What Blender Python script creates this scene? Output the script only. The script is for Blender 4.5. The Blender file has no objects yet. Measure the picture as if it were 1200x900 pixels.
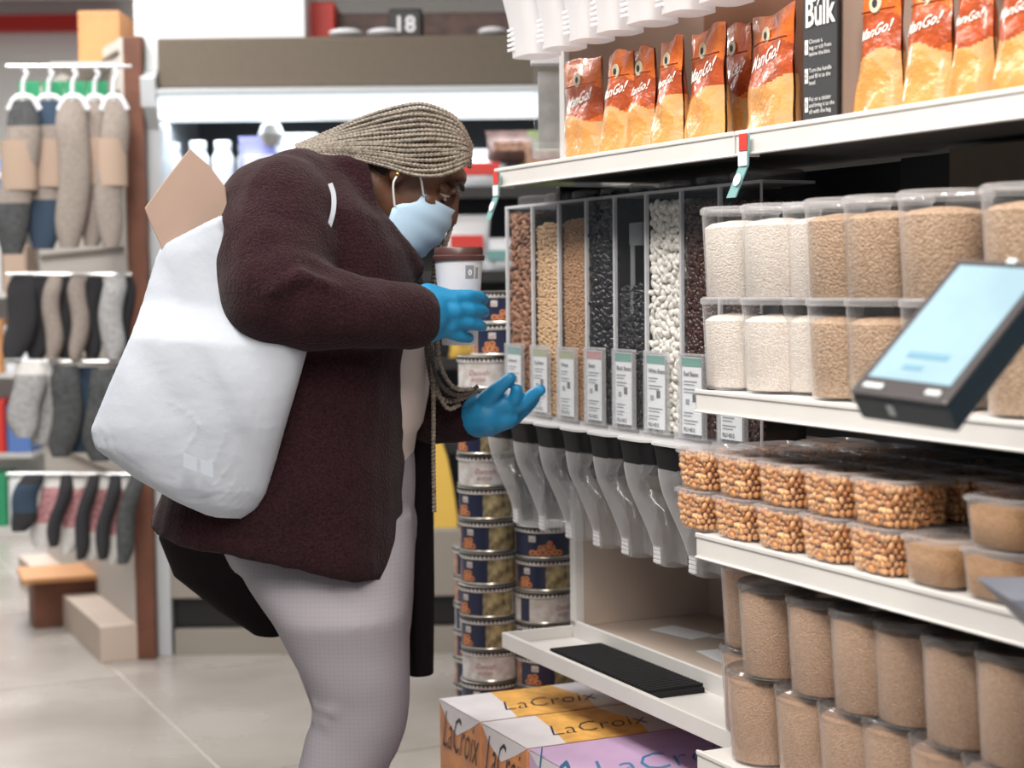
import bpy, bmesh, math, random
import numpy as np
from mathutils import Vector, Matrix, Euler, noise
random.seed(7); rng = np.random.RandomState(7)
SC = bpy.context.scene; COL = SC.collection
PI = math.pi; R = math.radians

# ------------------------------------------------------------------ camera
CAMZ = 1.25; FPX = 2000.0
PITCH = math.atan(119 / FPX); ROLL = -0.010
cam_d = bpy.data.cameras.new('camera'); cam = bpy.data.objects.new('camera', cam_d); COL.objects.link(cam)
cam_d.sensor_width = 36; cam_d.lens = FPX / 1200 * 36; cam_d.clip_start = .05; cam_d.clip_end = 60
CM = Euler((PI / 2 - PITCH, 0, 0)).to_matrix() @ Matrix.Rotation(ROLL, 3, 'Z')
cam.matrix_world = Matrix.Translation((0, 0, CAMZ)) @ CM.to_4x4()
cam_d.dof.use_dof = True; cam_d.dof.focus_distance = 2.65; cam_d.dof.aperture_fstop = 4.0
SC.camera = cam
# ------------------------------------------------------------------ world, lights, exposure
w = bpy.data.worlds.new('world'); SC.world = w; w.use_nodes = True
w.node_tree.nodes['Background'].inputs[0].default_value = (.84, .92, 1, 1)
w.node_tree.nodes['Background'].inputs[1].default_value = .27
def area(name, loc, size, sy, power, col=(1, .97, .92), rot=(0, 0, 0)):
    l = bpy.data.lights.new(name, 'AREA'); l.shape = 'RECTANGLE'; l.size = size; l.size_y = sy
    l.energy = power; l.color = col
    o = bpy.data.objects.new(name, l); COL.objects.link(o); o.location = loc; o.rotation_euler = rot
    return o
area('aisle_lamp', (-.9, 1.6, 3.1), .5, 2.6, 125, (1, .95, .88), (0, R(-8), R(25)))
area('aisle_lamp', (-1.6, 4.6, 3.1), .5, 2.6, 115, (1, .97, .93), (0, 0, R(25)))
area('rear_lamp', (-2.6, 8.5, 3.1), .8, 3.0, 240, (1, .98, .95))
area('shelf_lamp', (.15, .5, 2.9), .5, 1.6, 70, (1, .90, .80), (R(32), 0, R(-20)))
vs = SC.view_settings; vs.view_transform = 'Standard'; vs.look = 'None'; vs.gamma = 1; vs.exposure = -.25
vs.use_curve_mapping = False

# ------------------------------------------------------------------ frames
def at(px, py, Y):
    d = CM @ Vector(((px - 600) / FPX, -(py - 450) / FPX, -1))
    return Vector((0, 0, CAMZ)) + d * (Y / d.y)
UA = Vector((.4213, -.9069, 0)); VA = Vector((.9069, .4213, 0)); OS = Vector((0, 3.228, 0)); P0 = OS.dot(VA)
ROTS = math.atan2(UA.y, UA.x)
def S(u, v, z): return OS + UA * u + VA * v + Vector((0, 0, z))
def sp(px, py, v):                                   # where the line of sight meets the plane at depth v of the shelving
    d = CM @ Vector(((px - 600) / FPX, -(py - 450) / FPX, -1))
    k = (P0 + v) / d.dot(VA); p = Vector((0, 0, CAMZ)) + d * k; q = p - OS
    return q.dot(UA), p.z

# ------------------------------------------------------------------ materials
MATS = {}
def nt(name):
    m = bpy.data.materials.new(name); m.use_nodes = True; t = m.node_tree
    return m, t, t.nodes['Principled BSDF'], t.nodes['Material Output']
def P(name, col, rough=.6, metal=0, nz=0, scale=20, bump=0, bscale=None, sheen=0, emit=0, spec=None, coat=0, c2=None, dist=.002):
    """principled with optional noise colour variation and bump"""
    if name in MATS: return MATS[name]
    m, t, b, o = nt(name); MATS[name] = m
    b.inputs['Base Color'].default_value = (*col, 1); b.inputs['Roughness'].default_value = rough
    b.inputs['Metallic'].default_value = metal
    if spec is not None: b.inputs['Specular IOR Level'].default_value = spec
    if coat: b.inputs['Coat Weight'].default_value = coat
    if sheen: b.inputs['Sheen Weight'].default_value = sheen; b.inputs['Sheen Roughness'].default_value = .5
    if emit: b.inputs['Emission Color'].default_value = (*col, 1); b.inputs['Emission Strength'].default_value = emit
    tc = t.nodes.new('ShaderNodeTexCoord')
    if nz:
        n = t.nodes.new('ShaderNodeTexNoise'); n.inputs['Scale'].default_value = scale; n.inputs['Detail'].default_value = 4
        t.links.new(tc.outputs['Object'], n.inputs['Vector'])
        r = t.nodes.new('ShaderNodeValToRGB')
        r.color_ramp.elements[0].position = .35; r.color_ramp.elements[1].position = .65
        lo = [c * (1 - nz) for c in col] if c2 is None else c2
        r.color_ramp.elements[0].color = (*lo, 1); r.color_ramp.elements[1].color = (*col, 1)
        t.links.new(n.outputs['Fac'], r.inputs[0]); t.links.new(r.outputs[0], b.inputs['Base Color'])
    if bump:
        n2 = t.nodes.new('ShaderNodeTexNoise'); n2.inputs['Scale'].default_value = bscale or scale; n2.inputs['Detail'].default_value = 5
        t.links.new(tc.outputs['Object'], n2.inputs['Vector'])
        bp = t.nodes.new('ShaderNodeBump'); bp.inputs['Strength'].default_value = bump; bp.inputs['Distance'].default_value = dist
        t.links.new(n2.outputs['Fac'], bp.inputs['Height']); t.links.new(bp.outputs[0], b.inputs['Normal'])
    return m
def grain(name, c1, c2, scale, bump=.6, rough=.7):
    """voronoi grains"""
    m, t, b, o = nt(name); MATS[name] = m; b.inputs['Roughness'].default_value = rough
    tc = t.nodes.new('ShaderNodeTexCoord'); v = t.nodes.new('ShaderNodeTexVoronoi'); v.inputs['Scale'].default_value = scale
    t.links.new(tc.outputs['Object'], v.inputs['Vector'])
    sx = t.nodes.new('ShaderNodeSeparateColor'); t.links.new(v.outputs['Color'], sx.inputs[0])
    r = t.nodes.new('ShaderNodeValToRGB'); r.color_ramp.elements[0].color = (*c1, 1); r.color_ramp.elements[1].color = (*c2, 1)
    t.links.new(sx.outputs[0], r.inputs[0]); t.links.new(r.outputs[0], b.inputs['Base Color'])
    bp = t.nodes.new('ShaderNodeBump'); bp.inputs['Strength'].default_value = bump; bp.inputs['Distance'].default_value = .003; bp.invert = True
    t.links.new(v.outputs['Distance'], bp.inputs['Height']); t.links.new(bp.outputs[0], b.inputs['Normal'])
    return m
def clear(name, tint=(.96, .97, .98), milk=0., gl=.16, rough=.08, milkcol=(.9, .9, .92), edge=.5, graze=0):
    """thin clear plastic: see-through, with fresnel gloss and optional milkiness"""
    m, t, b, o = nt(name); MATS[name] = m; t.nodes.remove(b)
    tr = t.nodes.new('ShaderNodeBsdfTransparent'); tr.inputs[0].default_value = (*tint, 1)
    gs = t.nodes.new('ShaderNodeBsdfGlossy'); gs.inputs['Roughness'].default_value = rough
    lw = t.nodes.new('ShaderNodeFresnel'); lw.inputs['IOR'].default_value = 1.4
    mu = t.nodes.new('ShaderNodeMath'); mu.operation = 'MULTIPLY_ADD'; mu.inputs[1].default_value = edge; mu.inputs[2].default_value = gl * .12
    ge = t.nodes.new('ShaderNodeNewGeometry'); iv = t.nodes.new('ShaderNodeMath'); iv.operation = 'SUBTRACT'; iv.inputs[0].default_value = 1
    t.links.new(ge.outputs['Backfacing'], iv.inputs[1])
    m9 = t.nodes.new('ShaderNodeMath'); m9.operation = 'MULTIPLY'; t.links.new(lw.outputs[0], m9.inputs[0]); t.links.new(iv.outputs[0], m9.inputs[1])
    t.links.new(m9.outputs[0], mu.inputs[0])
    mx = t.nodes.new('ShaderNodeMixShader'); t.links.new(mu.outputs[0], mx.inputs[0])
    if milk:
        df = t.nodes.new('ShaderNodeBsdfTranslucent'); df.inputs[0].default_value = (*milkcol, 1)
        d2 = t.nodes.new('ShaderNodeBsdfDiffuse'); d2.inputs[0].default_value = (*milkcol, 1)
        m0 = t.nodes.new('ShaderNodeMixShader'); m0.inputs[0].default_value = .6
        t.links.new(df.outputs[0], m0.inputs[1]); t.links.new(d2.outputs[0], m0.inputs[2])
        m2 = t.nodes.new('ShaderNodeMixShader'); m2.inputs[0].default_value = milk
        if graze:
            fc = t.nodes.new('ShaderNodeLayerWeight'); fc.inputs[0].default_value = .5
            pw = t.nodes.new('ShaderNodeMath'); pw.operation = 'POWER'; pw.inputs[1].default_value = 2.2; t.links.new(fc.outputs['Facing'], pw.inputs[0])
            ma = t.nodes.new('ShaderNodeMath'); ma.operation = 'MULTIPLY_ADD'; ma.inputs[1].default_value = graze; ma.inputs[2].default_value = milk
            t.links.new(pw.outputs[0], ma.inputs[0]); t.links.new(ma.outputs[0], m2.inputs[0])
        t.links.new(tr.outputs[0], m2.inputs[1]); t.links.new(m0.outputs[0], m2.inputs[2]); t.links.new(m2.outputs[0], mx.inputs[1])
    else: t.links.new(tr.outputs[0], mx.inputs[1])
    t.links.new(gs.outputs[0], mx.inputs[2]); t.links.new(mx.outputs[0], o.inputs[0])
    return m
clear('clear_plastic', (.97, .975, .98), .02, .2, .1, edge=.45, graze=.4)
clear('bin_plastic', (.97, .98, .99), .008, .12, .05, edge=.35)
clear('edge_highlight', (.95, .95, .96), .6, .4, .1, (.92, .93, .96), .7)  # milky strips painting the bright highlights along the bin edges
clear('lid_plastic', (.97, .97, .98), .22, .5, .12, (.95, .95, .97), .6)
clear('scoop_plastic', (.93, .94, .95), .10, .3, .14, (.92, .92, .94), .6, .8)
clear('white_lit_scoop_plastic', (.9, .9, .92), .72, .3, .25, (.95, .95, .97), .4)  # milky white; on the upper chutes it holds the bright light falling there
clear('smoky_lid', (.66, .64, .63), .08, .4, .12, edge=.5)
clear('pouch_film', (1, .97, .92), .02, .35, .12, edge=.35)
P('white_paint', (.68, .665, .65), .38, nz=.06, scale=8); P('shelf_side', (.48, .37, .31), .6, nz=.1, scale=6)
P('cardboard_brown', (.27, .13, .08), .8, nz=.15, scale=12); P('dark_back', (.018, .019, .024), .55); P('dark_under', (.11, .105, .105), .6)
P('beige_panel', (.56, .46, .39), .65, nz=.08, scale=5); P('black', (.012, .012, .014), .45); P('black_rubber', (.018, .018, .02), .7, spec=.2)
P('collar_black', (.008, .008, .009), .5, spec=.2); P('paper', (.83, .85, .88), .6); P('print_grey', (.25, .27, .3), .7); P('print_black', (.03, .03, .035), .7)
P('green_band', (.08, .30, .25), .6); P('olive_band', (.33, .36, .20), .6); P('pink_band', (.5, .22, .22), .6); P('teal_tag', (.16, .34, .34), .5); P('red', (.62, .04, .03), .5)
P('coat_wool', (.031, .0105, .0145), .95, spec=.1, nz=.55, scale=230, bump=.9, bscale=260, sheen=.08, dist=.004)
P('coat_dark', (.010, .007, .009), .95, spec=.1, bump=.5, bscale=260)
P('skin', (.115, .050, .028), .5, nz=.15, scale=30); P('shirt', (.66, .58, .55), .85, bump=.3, bscale=60)
P('glove_blue', (.006, .21, .44), .5, nz=.12, scale=30, bump=.35, bscale=90, dist=.003)
P('mask_blue', (.42, .60, .78), .75, bump=.2, bscale=120); P('mask_loop', (.8, .8, .82), .7)
P('braid_hair', (.27, .235, .19), .6, nz=.5, scale=200, c2=(.11, .09, .075)); P('braid_dark', (.05, .04, .035), .6); P('scalp', (.022, .014, .011), .8)
P('tote_cotton', (.45, .49, .56), .85, bump=.35, bscale=14, dist=.012, nz=.05, scale=4); P('tote_print', (.42, .465, .54), .9)
P('kraft', (.37, .26, .21), .75, nz=.08, scale=9, bump=.2, bscale=6, dist=.01)
P('cup_white', (.78, .78, .82), .5); P('cup_lid', (.075, .032, .03), .35); P('eye_white', (.42, .36, .33), .3); P('gold', (.55, .36, .12), .35, 1)
P('steel', (.65, .65, .66), .3, 1); P('fridge_white', (.52, .55, .58), .35); P('hood_taupe', (.145, .118, .09), .7, nz=.06, scale=40)
P('fridge_lamp', (.90, .97, 1), .5, emit=1.0); P('fridge_inner', (.10, .105, .115), .6); P('fridge_deck', (.30, .27, .24), .6)
P('wood_brown', (.17, .062, .035), .6, nz=.25, scale=14); P('wood_orange', (.62, .30, .12), .6, nz=.15, scale=9); P('pegboard', (.58, .54, .50), .7)
P('white_plastic', (.78, .80, .84), .4); P('green_card', (.03, .30, .14), .7); P('wall_white', (.78, .77, .76), .8); P('red_sign', (.50, .02, .015), .6)
P('tan_card', (.42, .31, .24), .8); P('sock_taupe', (.34, .29, .26), .95, nz=.3, scale=140); P('sock_grey', (.42, .42, .43), .95, nz=.3, scale=90)
P('sock_black', (.03, .03, .035), .95); P('sock_navy', (.035, .06, .10), .95); P('sock_white', (.70, .69, .68), .95, nz=.1, scale=60)
P('sock_pink', (.40, .10, .14), .95, nz=.7, scale=110, c2=(.62, .40, .40)); P('sock_dark_grey', (.08, .085, .09), .95, nz=.4, scale=60)
P('tin_navy', (.016, .022, .06), .35); P('tin_white', (.66, .66, .68), .35, nz=.35, scale=45, c2=(.48, .44, .42)); P('tin_olive', (.44, .37, .20), .4, nz=.75, scale=55, c2=(.09, .07, .04))
P('tin_rim', (.62, .60, .56), .3, .85); P('cookie', (.62, .26, .11), .6, nz=.5, scale=130, c2=(.38, .12, .05)); P('tin_maroon', (.42, .15, .15), .5)
P('tin_rust', (.55, .32, .22), .4, nz=.5, scale=70, c2=(.2, .08, .05))
P('box_orange', (.74, .30, .10), .45, nz=.35, scale=16, c2=(.50, .20, .10)); P('box_amber', (.88, .48, .12), .45, nz=.3, scale=30); P('box_white', (.74, .72, .76), .45, nz=.1, scale=14)
P('box_lilac', (.60, .42, .66), .45, nz=.15, scale=9); P('ink', (.02, .02, .03), .5); P('ink_blue', (.05, .20, .38), .5)
P('screen_glass', (.25, .38, .46), .25, emit=.16, coat=.2, nz=.18, scale=7); P('kiosk_dark', (.012, .030, .045), .3); P('kiosk_bezel', (.09, .085, .09), .2, .3)
P('kiosk_mark', (.55, .6, .62), .5); P('screen_print', (.12, .26, .36), .4); P('kiosk_tray', (.20, .22, .28), .5)
P('sign_black', (.035, .036, .04), .55); P('sign_text', (.8, .8, .8), .6); P('yellow', (.80, .52, .10), .7); P('floor_grout', (.62, .60, .56), .6)
P('pouch_orange', (.80, .22, .03), .35, nz=.45, scale=26, c2=(.62, .10, .015), bump=.8, bscale=30, dist=.01)
P('pouch_red', (.52, .09, .02), .35, nz=.4, scale=40, bump=.8, bscale=30, dist=.01)
P('mango', (.66, .33, .11), .4, nz=.5, scale=34, c2=(.62, .27, .06), bump=.8, bscale=30, dist=.01); P('pouch_window', (.60, .35, .17), .4, bump=.5, bscale=30, nz=.3, scale=40, c2=(.72, .36, .12), dist=.01)
P('pouch_letter', (.92, .88, .84), .5); P('pouch_badge', (.68, .62, .45), .5); P('acrylic_grey', (.45, .44, .44), .3, nz=.3, scale=22)
P('almond', (.36, .165, .085), .6, nz=.35, scale=60, bump=.4, bscale=260); P('chickpea', (.66, .43, .24), .5); P('bulgur', (.60, .36, .19), .6, nz=.5, scale=240, c2=(.30, .14, .06)); P('black_bean', (.012, .010, .013), .22)
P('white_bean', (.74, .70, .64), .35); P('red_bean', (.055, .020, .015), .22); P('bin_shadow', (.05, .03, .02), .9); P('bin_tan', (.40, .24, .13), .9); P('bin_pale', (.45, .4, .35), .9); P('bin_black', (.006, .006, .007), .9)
grain('rice_white', (.82, .76, .70), (.68, .60, .54), 420, .5); grain('rice_brown', (.56, .40, .28), (.40, .26, .165), 300, .7); grain('flour_brown', (.60, .40, .28), (.46, .29, .185), 520, .6)
grain('ground_brown', (.46, .26, .12), (.34, .17, .07), 480, .5)
P('caramel_corn', (.60, .25, .08), .35, nz=.55, scale=70, c2=(.76, .45, .22)); P('corn_core', (.42, .17, .06), .8)
P('plaid', (.36, .345, .375), .9, spec=.1)
def plaid():
    m = MATS['plaid']; t = m.node_tree; b = t.nodes['Principled BSDF']; tc = t.nodes.new('ShaderNodeTexCoord')
    outs = []
    for ax in ('X', 'Z'):
        wv = t.nodes.new('ShaderNodeTexWave'); wv.wave_type = 'BANDS'; wv.bands_direction = ax; wv.inputs['Scale'].default_value = 42
        wv.inputs['Distortion'].default_value = .3
        t.links.new(tc.outputs['Object'], wv.inputs['Vector'])
        r = t.nodes.new('ShaderNodeValToRGB'); r.color_ramp.elements[0].position = .0; r.color_ramp.elements[1].position = .16
        r.color_ramp.elements[0].color = (.93, .93, .93, 1); r.color_ramp.elements[1].color = (1, 1, 1, 1)
        t.links.new(wv.outputs['Fac'], r.inputs[0]); outs.append(r)
    mm = t.nodes.new('ShaderNodeMix'); mm.data_type = 'RGBA'; mm.blend_type = 'MULTIPLY'; mm.inputs[0].default_value = 1
    t.links.new(outs[0].outputs[0], mm.inputs[6]); t.links.new(outs[1].outputs[0], mm.inputs[7])
    m2 = t.nodes.new('ShaderNodeMix'); m2.data_type = 'RGBA'; m2.blend_type = 'MULTIPLY'; m2.inputs[0].default_value = 1
    t.links.new(mm.outputs[2], m2.inputs[6]); m2.inputs[7].default_value = (.30, .285, .32, 1); t.links.new(m2.outputs[2], b.inputs['Base Color'])
plaid()
def floor_mat():
    m, t, b, o = nt('floor_tile'); MATS['floor_tile'] = m
    tc = t.nodes.new('ShaderNodeTexCoord'); n = t.nodes.new('ShaderNodeTexNoise'); n.inputs['Scale'].default_value = 1.7; n.inputs['Detail'].default_value = 6
    g = t.nodes.new('ShaderNodeNewGeometry'); t.links.new(g.outputs['Position'], n.inputs['Vector'])
    r = t.nodes.new('ShaderNodeValToRGB'); r.color_ramp.elements[0].position = .3; r.color_ramp.elements[1].position = .7
    r.color_ramp.elements[0].color = (.30, .27, .245, 1); r.color_ramp.elements[1].color = (.42, .395, .37, 1)
    t.links.new(n.outputs['Fac'], r.inputs[0]); t.links.new(r.outputs[0], b.inputs['Base Color'])
    r2 = t.nodes.new('ShaderNodeMapRange'); r2.inputs[3].default_value = .16; r2.inputs[4].default_value = .36
    t.links.new(n.outputs['Fac'], r2.inputs[0]); t.links.new(r2.outputs[0], b.inputs['Roughness'])
floor_mat()

# ------------------------------------------------------------------ mesh builder
class MB:
    def __init__(s): s.v = []; s.f = []; s.m = []; s.mats = []
    def mi(s, mat):
        if mat not in s.mats: s.mats.append(mat)
        return s.mats.index(mat)
    def add(s, vs, fs, mat):
        o = len(s.v); i = s.mi(mat)
        s.v += [tuple(x) for x in vs]; s.f += [tuple(k + o for k in f) for f in fs]; s.m += [i] * len(fs); return s
    def box(s, a, b, mat, T=None):
        x0, y0, z0 = a; x1, y1, z1 = b
        vs = [Vector(p) for p in ((x0, y0, z0), (x1, y0, z0), (x1, y1, z0), (x0, y1, z0), (x0, y0, z1), (x1, y0, z1), (x1, y1, z1), (x0, y1, z1))]
        if T: vs = [T @ v for v in vs]
        return s.add(vs, [(3, 2, 1, 0), (4, 5, 6, 7), (0, 1, 5, 4), (1, 2, 6, 5), (2, 3, 7, 6), (3, 0, 4, 7)], mat)
    def rings(s, rings, mat, cap0=True, cap1=True, closed=True):
        n = len(rings[0]); vs = [p for r in rings for p in r]; fs = []
        for i in range(len(rings) - 1):
            for j in range(n if closed else n - 1):
                k = (j + 1) % n; fs.append((i * n + j, i * n + k, (i + 1) * n + k, (i + 1) * n + j))
        if cap0: fs.append(tuple(range(n - 1, -1, -1)))
        if cap1: fs.append(tuple((len(rings) - 1) * n + j for j in range(n)))
        return s.add(vs, fs, mat)
    def lathe(s, prof, mat, n=32, c=(0, 0), cap0=True, cap1=True, sq=None, T=None):
        rs = []
        for r, z in prof:
            ring = []
            for j in range(n):
                a = 2 * PI * j / n; ca, sa = math.cos(a), math.sin(a); k = 1
                if sq: k = 1 / (abs(ca) ** sq + abs(sa) ** sq) ** (1 / sq)
                p = Vector((c[0] + r * k * ca, c[1] + r * k * sa, z)); ring.append(T @ p if T else p)
            rs.append(ring)
        return s.rings(rs, mat, cap0, cap1)
    def tube(s, pts, rad, mat, n=6, caps=True):
        pts = [Vector(p) for p in pts]; rs = []; up = Vector((0.13, .2, 1)).normalized(); nrm = None
        for i, p in enumerate(pts):
            t = (pts[min(i + 1, len(pts) - 1)] - pts[max(i - 1, 0)]).normalized()
            if nrm is None: nrm = t.cross(up).normalized() if abs(t.dot(up)) < .95 else t.cross(Vector((1, 0, 0))).normalized()
            nrm = (nrm - t * nrm.dot(t)).normalized(); bn = t.cross(nrm)
            r = rad[i] if isinstance(rad, (list, tuple)) else rad
            rs.append([p + (nrm * math.cos(2 * PI * j / n) + bn * math.sin(2 * PI * j / n)) * r for j in range(n)])
        return s.rings(rs, mat, caps, caps)
    def mesh(s, name, smooth=True):
        me = bpy.data.meshes.new(name); me.from_pydata([tuple(v) for v in s.v], [], s.f)
        for m in s.mats: me.materials.append(MATS[m])
        me.polygons.foreach_set('material_index', s.m)
        me.polygons.foreach_set('use_smooth', [smooth] * len(s.f)); me.update(); return me
    def obj(s, name, parent=None, smooth=True, bevel=0, auto=40):
        me = s.mesh(name, smooth); return link(name, me, parent, bevel, auto if smooth else None)
def link(name, me, parent=None, bevel=0, auto=None):
    if auto is not None and me.polygons and len(me.polygons):
        try: me.set_sharp_from_angle(angle=R(auto))
        except Exception: pass
    o = bpy.data.objects.new(name, me); COL.objects.link(o)
    if parent: o.parent = parent
    if bevel:
        b = o.modifiers.new('bevel', 'BEVEL'); b.width = bevel; b.segments = 2; b.limit_method = 'ANGLE'
    return o
def tag(o, label, cat, group=None, kind=None):
    o['label'] = label; o['category'] = cat
    if group: o['group'] = group
    if kind: o['kind'] = kind
    return o
def thing(name, label, cat, loc=(0, 0, 0), rz=0, group=None):
    o = bpy.data.objects.new(name, None); COL.objects.link(o); o.location = loc; o.rotation_euler = (0, 0, rz); o.empty_display_size = .05
    return tag(o, label, cat, group)
def struct(mb, name, smooth=False, **k):
    o = mb.obj(name, smooth=smooth, **k); o['kind'] = 'structure'; return o
def dup(root, loc, rz, label=None):
    r = root.copy(); COL.objects.link(r); r.location = loc
    if rz is not None: r.rotation_euler = (0, 0, rz)
    if label: r['label'] = label
    for ch in list(root.children):
        c = ch.copy(); COL.objects.link(c); c.parent = r; c.matrix_parent_inverse = ch.matrix_parent_inverse.copy()
        for g in ch.children:
            d = g.copy(); COL.objects.link(d); d.parent = c
    return r
def catmull(P_, n=8):
    P_ = [Vector(p) for p in P_]; Q = [2 * P_[0] - P_[1]] + P_ + [2 * P_[-1] - P_[-2]]; out = []
    for i in range(1, len(Q) - 2):
        a, b, c, d = Q[i - 1:i + 3]
        for k in range(n):
            t = k / n; out.append(.5 * ((2 * b) + (c - a) * t + (2 * a - 5 * b + 4 * c - d) * t * t + (3 * b - a - 3 * c + d) * t ** 3))
    out.append(P_[-1]); return out
_tc = {}
def text_geo(txt, size=1.0, shear=0, bold=0, align='CENTER'):
    k = (txt, shear, bold, align)
    if k not in _tc:
        c = bpy.data.curves.new('text', 'FONT'); c.body = txt; c.size = 1; c.shear = shear; c.offset = bold; c.align_x = align; c.resolution_u = 2
        o = bpy.data.objects.new('text', c); COL.objects.link(o); dg = bpy.context.evaluated_depsgraph_get(); dg.update()
        me = bpy.data.meshes.new_from_object(o.evaluated_get(dg))
        _tc[k] = ([v.co.copy() for v in me.vertices], [tuple(p.vertices) for p in me.polygons])
        bpy.data.objects.remove(o); bpy.data.meshes.remove(me); bpy.data.curves.remove(c)
    v, f = _tc[k]; return [x * size for x in v], f
def put_text(mb, txt, size, mat, fn, **k):
    v, f = text_geo(txt, size, **k); mb.add([fn(p) for p in v], f, mat)
ORD = ['first', 'second', 'third', 'fourth', 'fifth', 'sixth', 'seventh', 'eighth', 'ninth', 'tenth', 'eleventh', 'twelfth', 'thirteenth', 'fourteenth', 'fifteenth', 'sixteenth', 'seventeenth', 'eighteenth', 'nineteenth', 'twentieth']

# voxel-merged bodies
def cap_rings(mb, p0, p1, r0, r1, n=16, sx=1., axis=None):
    p0, p1 = Vector(p0), Vector(p1); t = (p1 - p0); L = t.length
    t = t / L if L > 1e-6 else Vector((0, 0, 1))
    a = t.cross(Vector((0, 1, 0))); a = a.normalized() if a.length > .1 else t.cross(Vector((1, 0, 0))).normalized(); b = t.cross(a)
    rs = []
    for k in range(-5, 0): th = k / 5.5 * PI / 2; rs.append((p0 + t * (r0 * math.sin(th)), r0 * math.cos(th)))
    for k in range(0, 5): f = k / 4; rs.append((p0 + (p1 - p0) * f, r0 + (r1 - r0) * f))
    for k in range(1, 6): th = k / 5.5 * PI / 2; rs.append((p1 + t * (r1 * math.sin(th)), r1 * math.cos(th)))
    mb.rings([[c + (a * math.cos(2 * PI * j / n) + b * math.sin(2 * PI * j / n) * sx) * r for j in range(n)] for c, r in rs], 'skin')
def chain(mb, pts, rad, sx=1.):
    for i in range(len(pts) - 1): cap_rings(mb, pts[i], pts[i + 1], rad[i], rad[i + 1], sx=sx)
def ell(mb, c, r, M=None, n=20):
    rs = []
    for i in range(1, 12):
        th = PI * i / 12; ring = []
        for j in range(n):
            p = Vector((r[0] * math.sin(th) * math.cos(2 * PI * j / n), r[1] * math.sin(th) * math.sin(2 * PI * j / n), -r[2] * math.cos(th)))
            ring.append(Vector(c) + (M @ p if M else p))
        rs.append(ring)
    mb.rings(rs, 'skin')
def merge(mb, name, mat, parent, voxel=.008, smooth=6, fac=.5, fn=None):
    me = mb.mesh(name); o = bpy.data.objects.new(name, me); COL.objects.link(o)
    m = o.modifiers.new('r', 'REMESH'); m.mode = 'VOXEL'; m.voxel_size = voxel
    s = o.modifiers.new('s', 'SMOOTH'); s.factor = fac; s.iterations = smooth
    dg = bpy.context.evaluated_depsgraph_get(); dg.update()
    m2 = bpy.data.meshes.new_from_object(o.evaluated_get(dg)); bpy.data.objects.remove(o)
    m2.materials.clear(); m2.materials.append(MATS[mat]); m2.name = name
    m2.polygons.foreach_set('use_smooth', [True] * len(m2.polygons))
    if fn:
        for v in m2.vertices: v.co = fn(v.co, v.normal)
        m2.update()
    return link(name, m2, parent)

def ico(sub):
    bm = bmesh.new(); bmesh.ops.create_icosphere(bm, subdivisions=sub, radius=1)
    v = np.array([x.co[:] for x in bm.verts]); f = np.array([[q.index for q in p.verts] for p in bm.faces]); bm.free(); return v, f
ICO1 = ico(1); ICO2 = ico(2)
def pile(mb, pts, size, mat, base=ICO2, var=.12, flat=None, lump=0, align=None):
    bv, bf = base
    for p in pts:
        e = Euler((rng.uniform(0, 6.3), rng.uniform(0, 6.3), rng.uniform(0, 6.3))).to_matrix()
        if align is not None: e = Euler((rng.uniform(-.5, .5), rng.uniform(-align, align), rng.uniform(-.5, .5))).to_matrix()
        A = np.array(e); sc = np.array(size) * (1 + rng.uniform(-var, var))
        v = bv * sc
        if lump: v = v * (1 + rng.uniform(-lump, lump, (len(bv), 1)))
        v = v @ A.T + np.array(p)
        mb.add(v.tolist(), bf.tolist(), mat)

# ================================================================== the setting
# floor tiles run with the shelving
fb = MB(); fb.box((-8, .3, -.05), (6, 14, -.004), 'floor_grout'); floor = struct(fb, 'floor')
def gp(px, py):
    d = CM @ Vector(((px - 600) / FPX, -(py - 450) / FPX, -1)); k = -CAMZ / d.z; return Vector((0, 0, CAMZ)) + d * k
g0 = gp(190, 835); gv = (g0 - OS).dot(VA); gu = (gp(330, 900) - OS).dot(UA)
TS = 1.22; tme = MB(); tme.box((0, 0, -.006), (TS - .007, TS - .007, 0), 'floor_tile'); tmesh = tme.mesh('tile', False)
for i in range(-9, 3):
    for j in range(-4, 4):
        p = S(gu + i * TS, gv + j * TS, 0)
        if not (-7 < p.x < 5 and .3 < p.y < 13.5): continue
        t_ = link('tile', tmesh, floor); t_.location = p; t_.rotation_euler = (0, 0, ROTS)
wb = MB(); wb.box((-9, 12.5, 0), (6, 12.7, 3.4), 'wall_white'); struct(wb, 'wall_back')
cb = MB(); cb.box((-9, -1, 3.3), (6, 12.7, 3.4), 'wall_white'); struct(cb, 'ceiling')
tr = MB(); a0, a1 = at(-60, 27, 12), at(122, -70, 12); tr.box((a0.x, 12.35, a0.z), (a1.x, 12.5, 3.2), 'red_sign'); struct(tr, 'trim_1')

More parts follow.
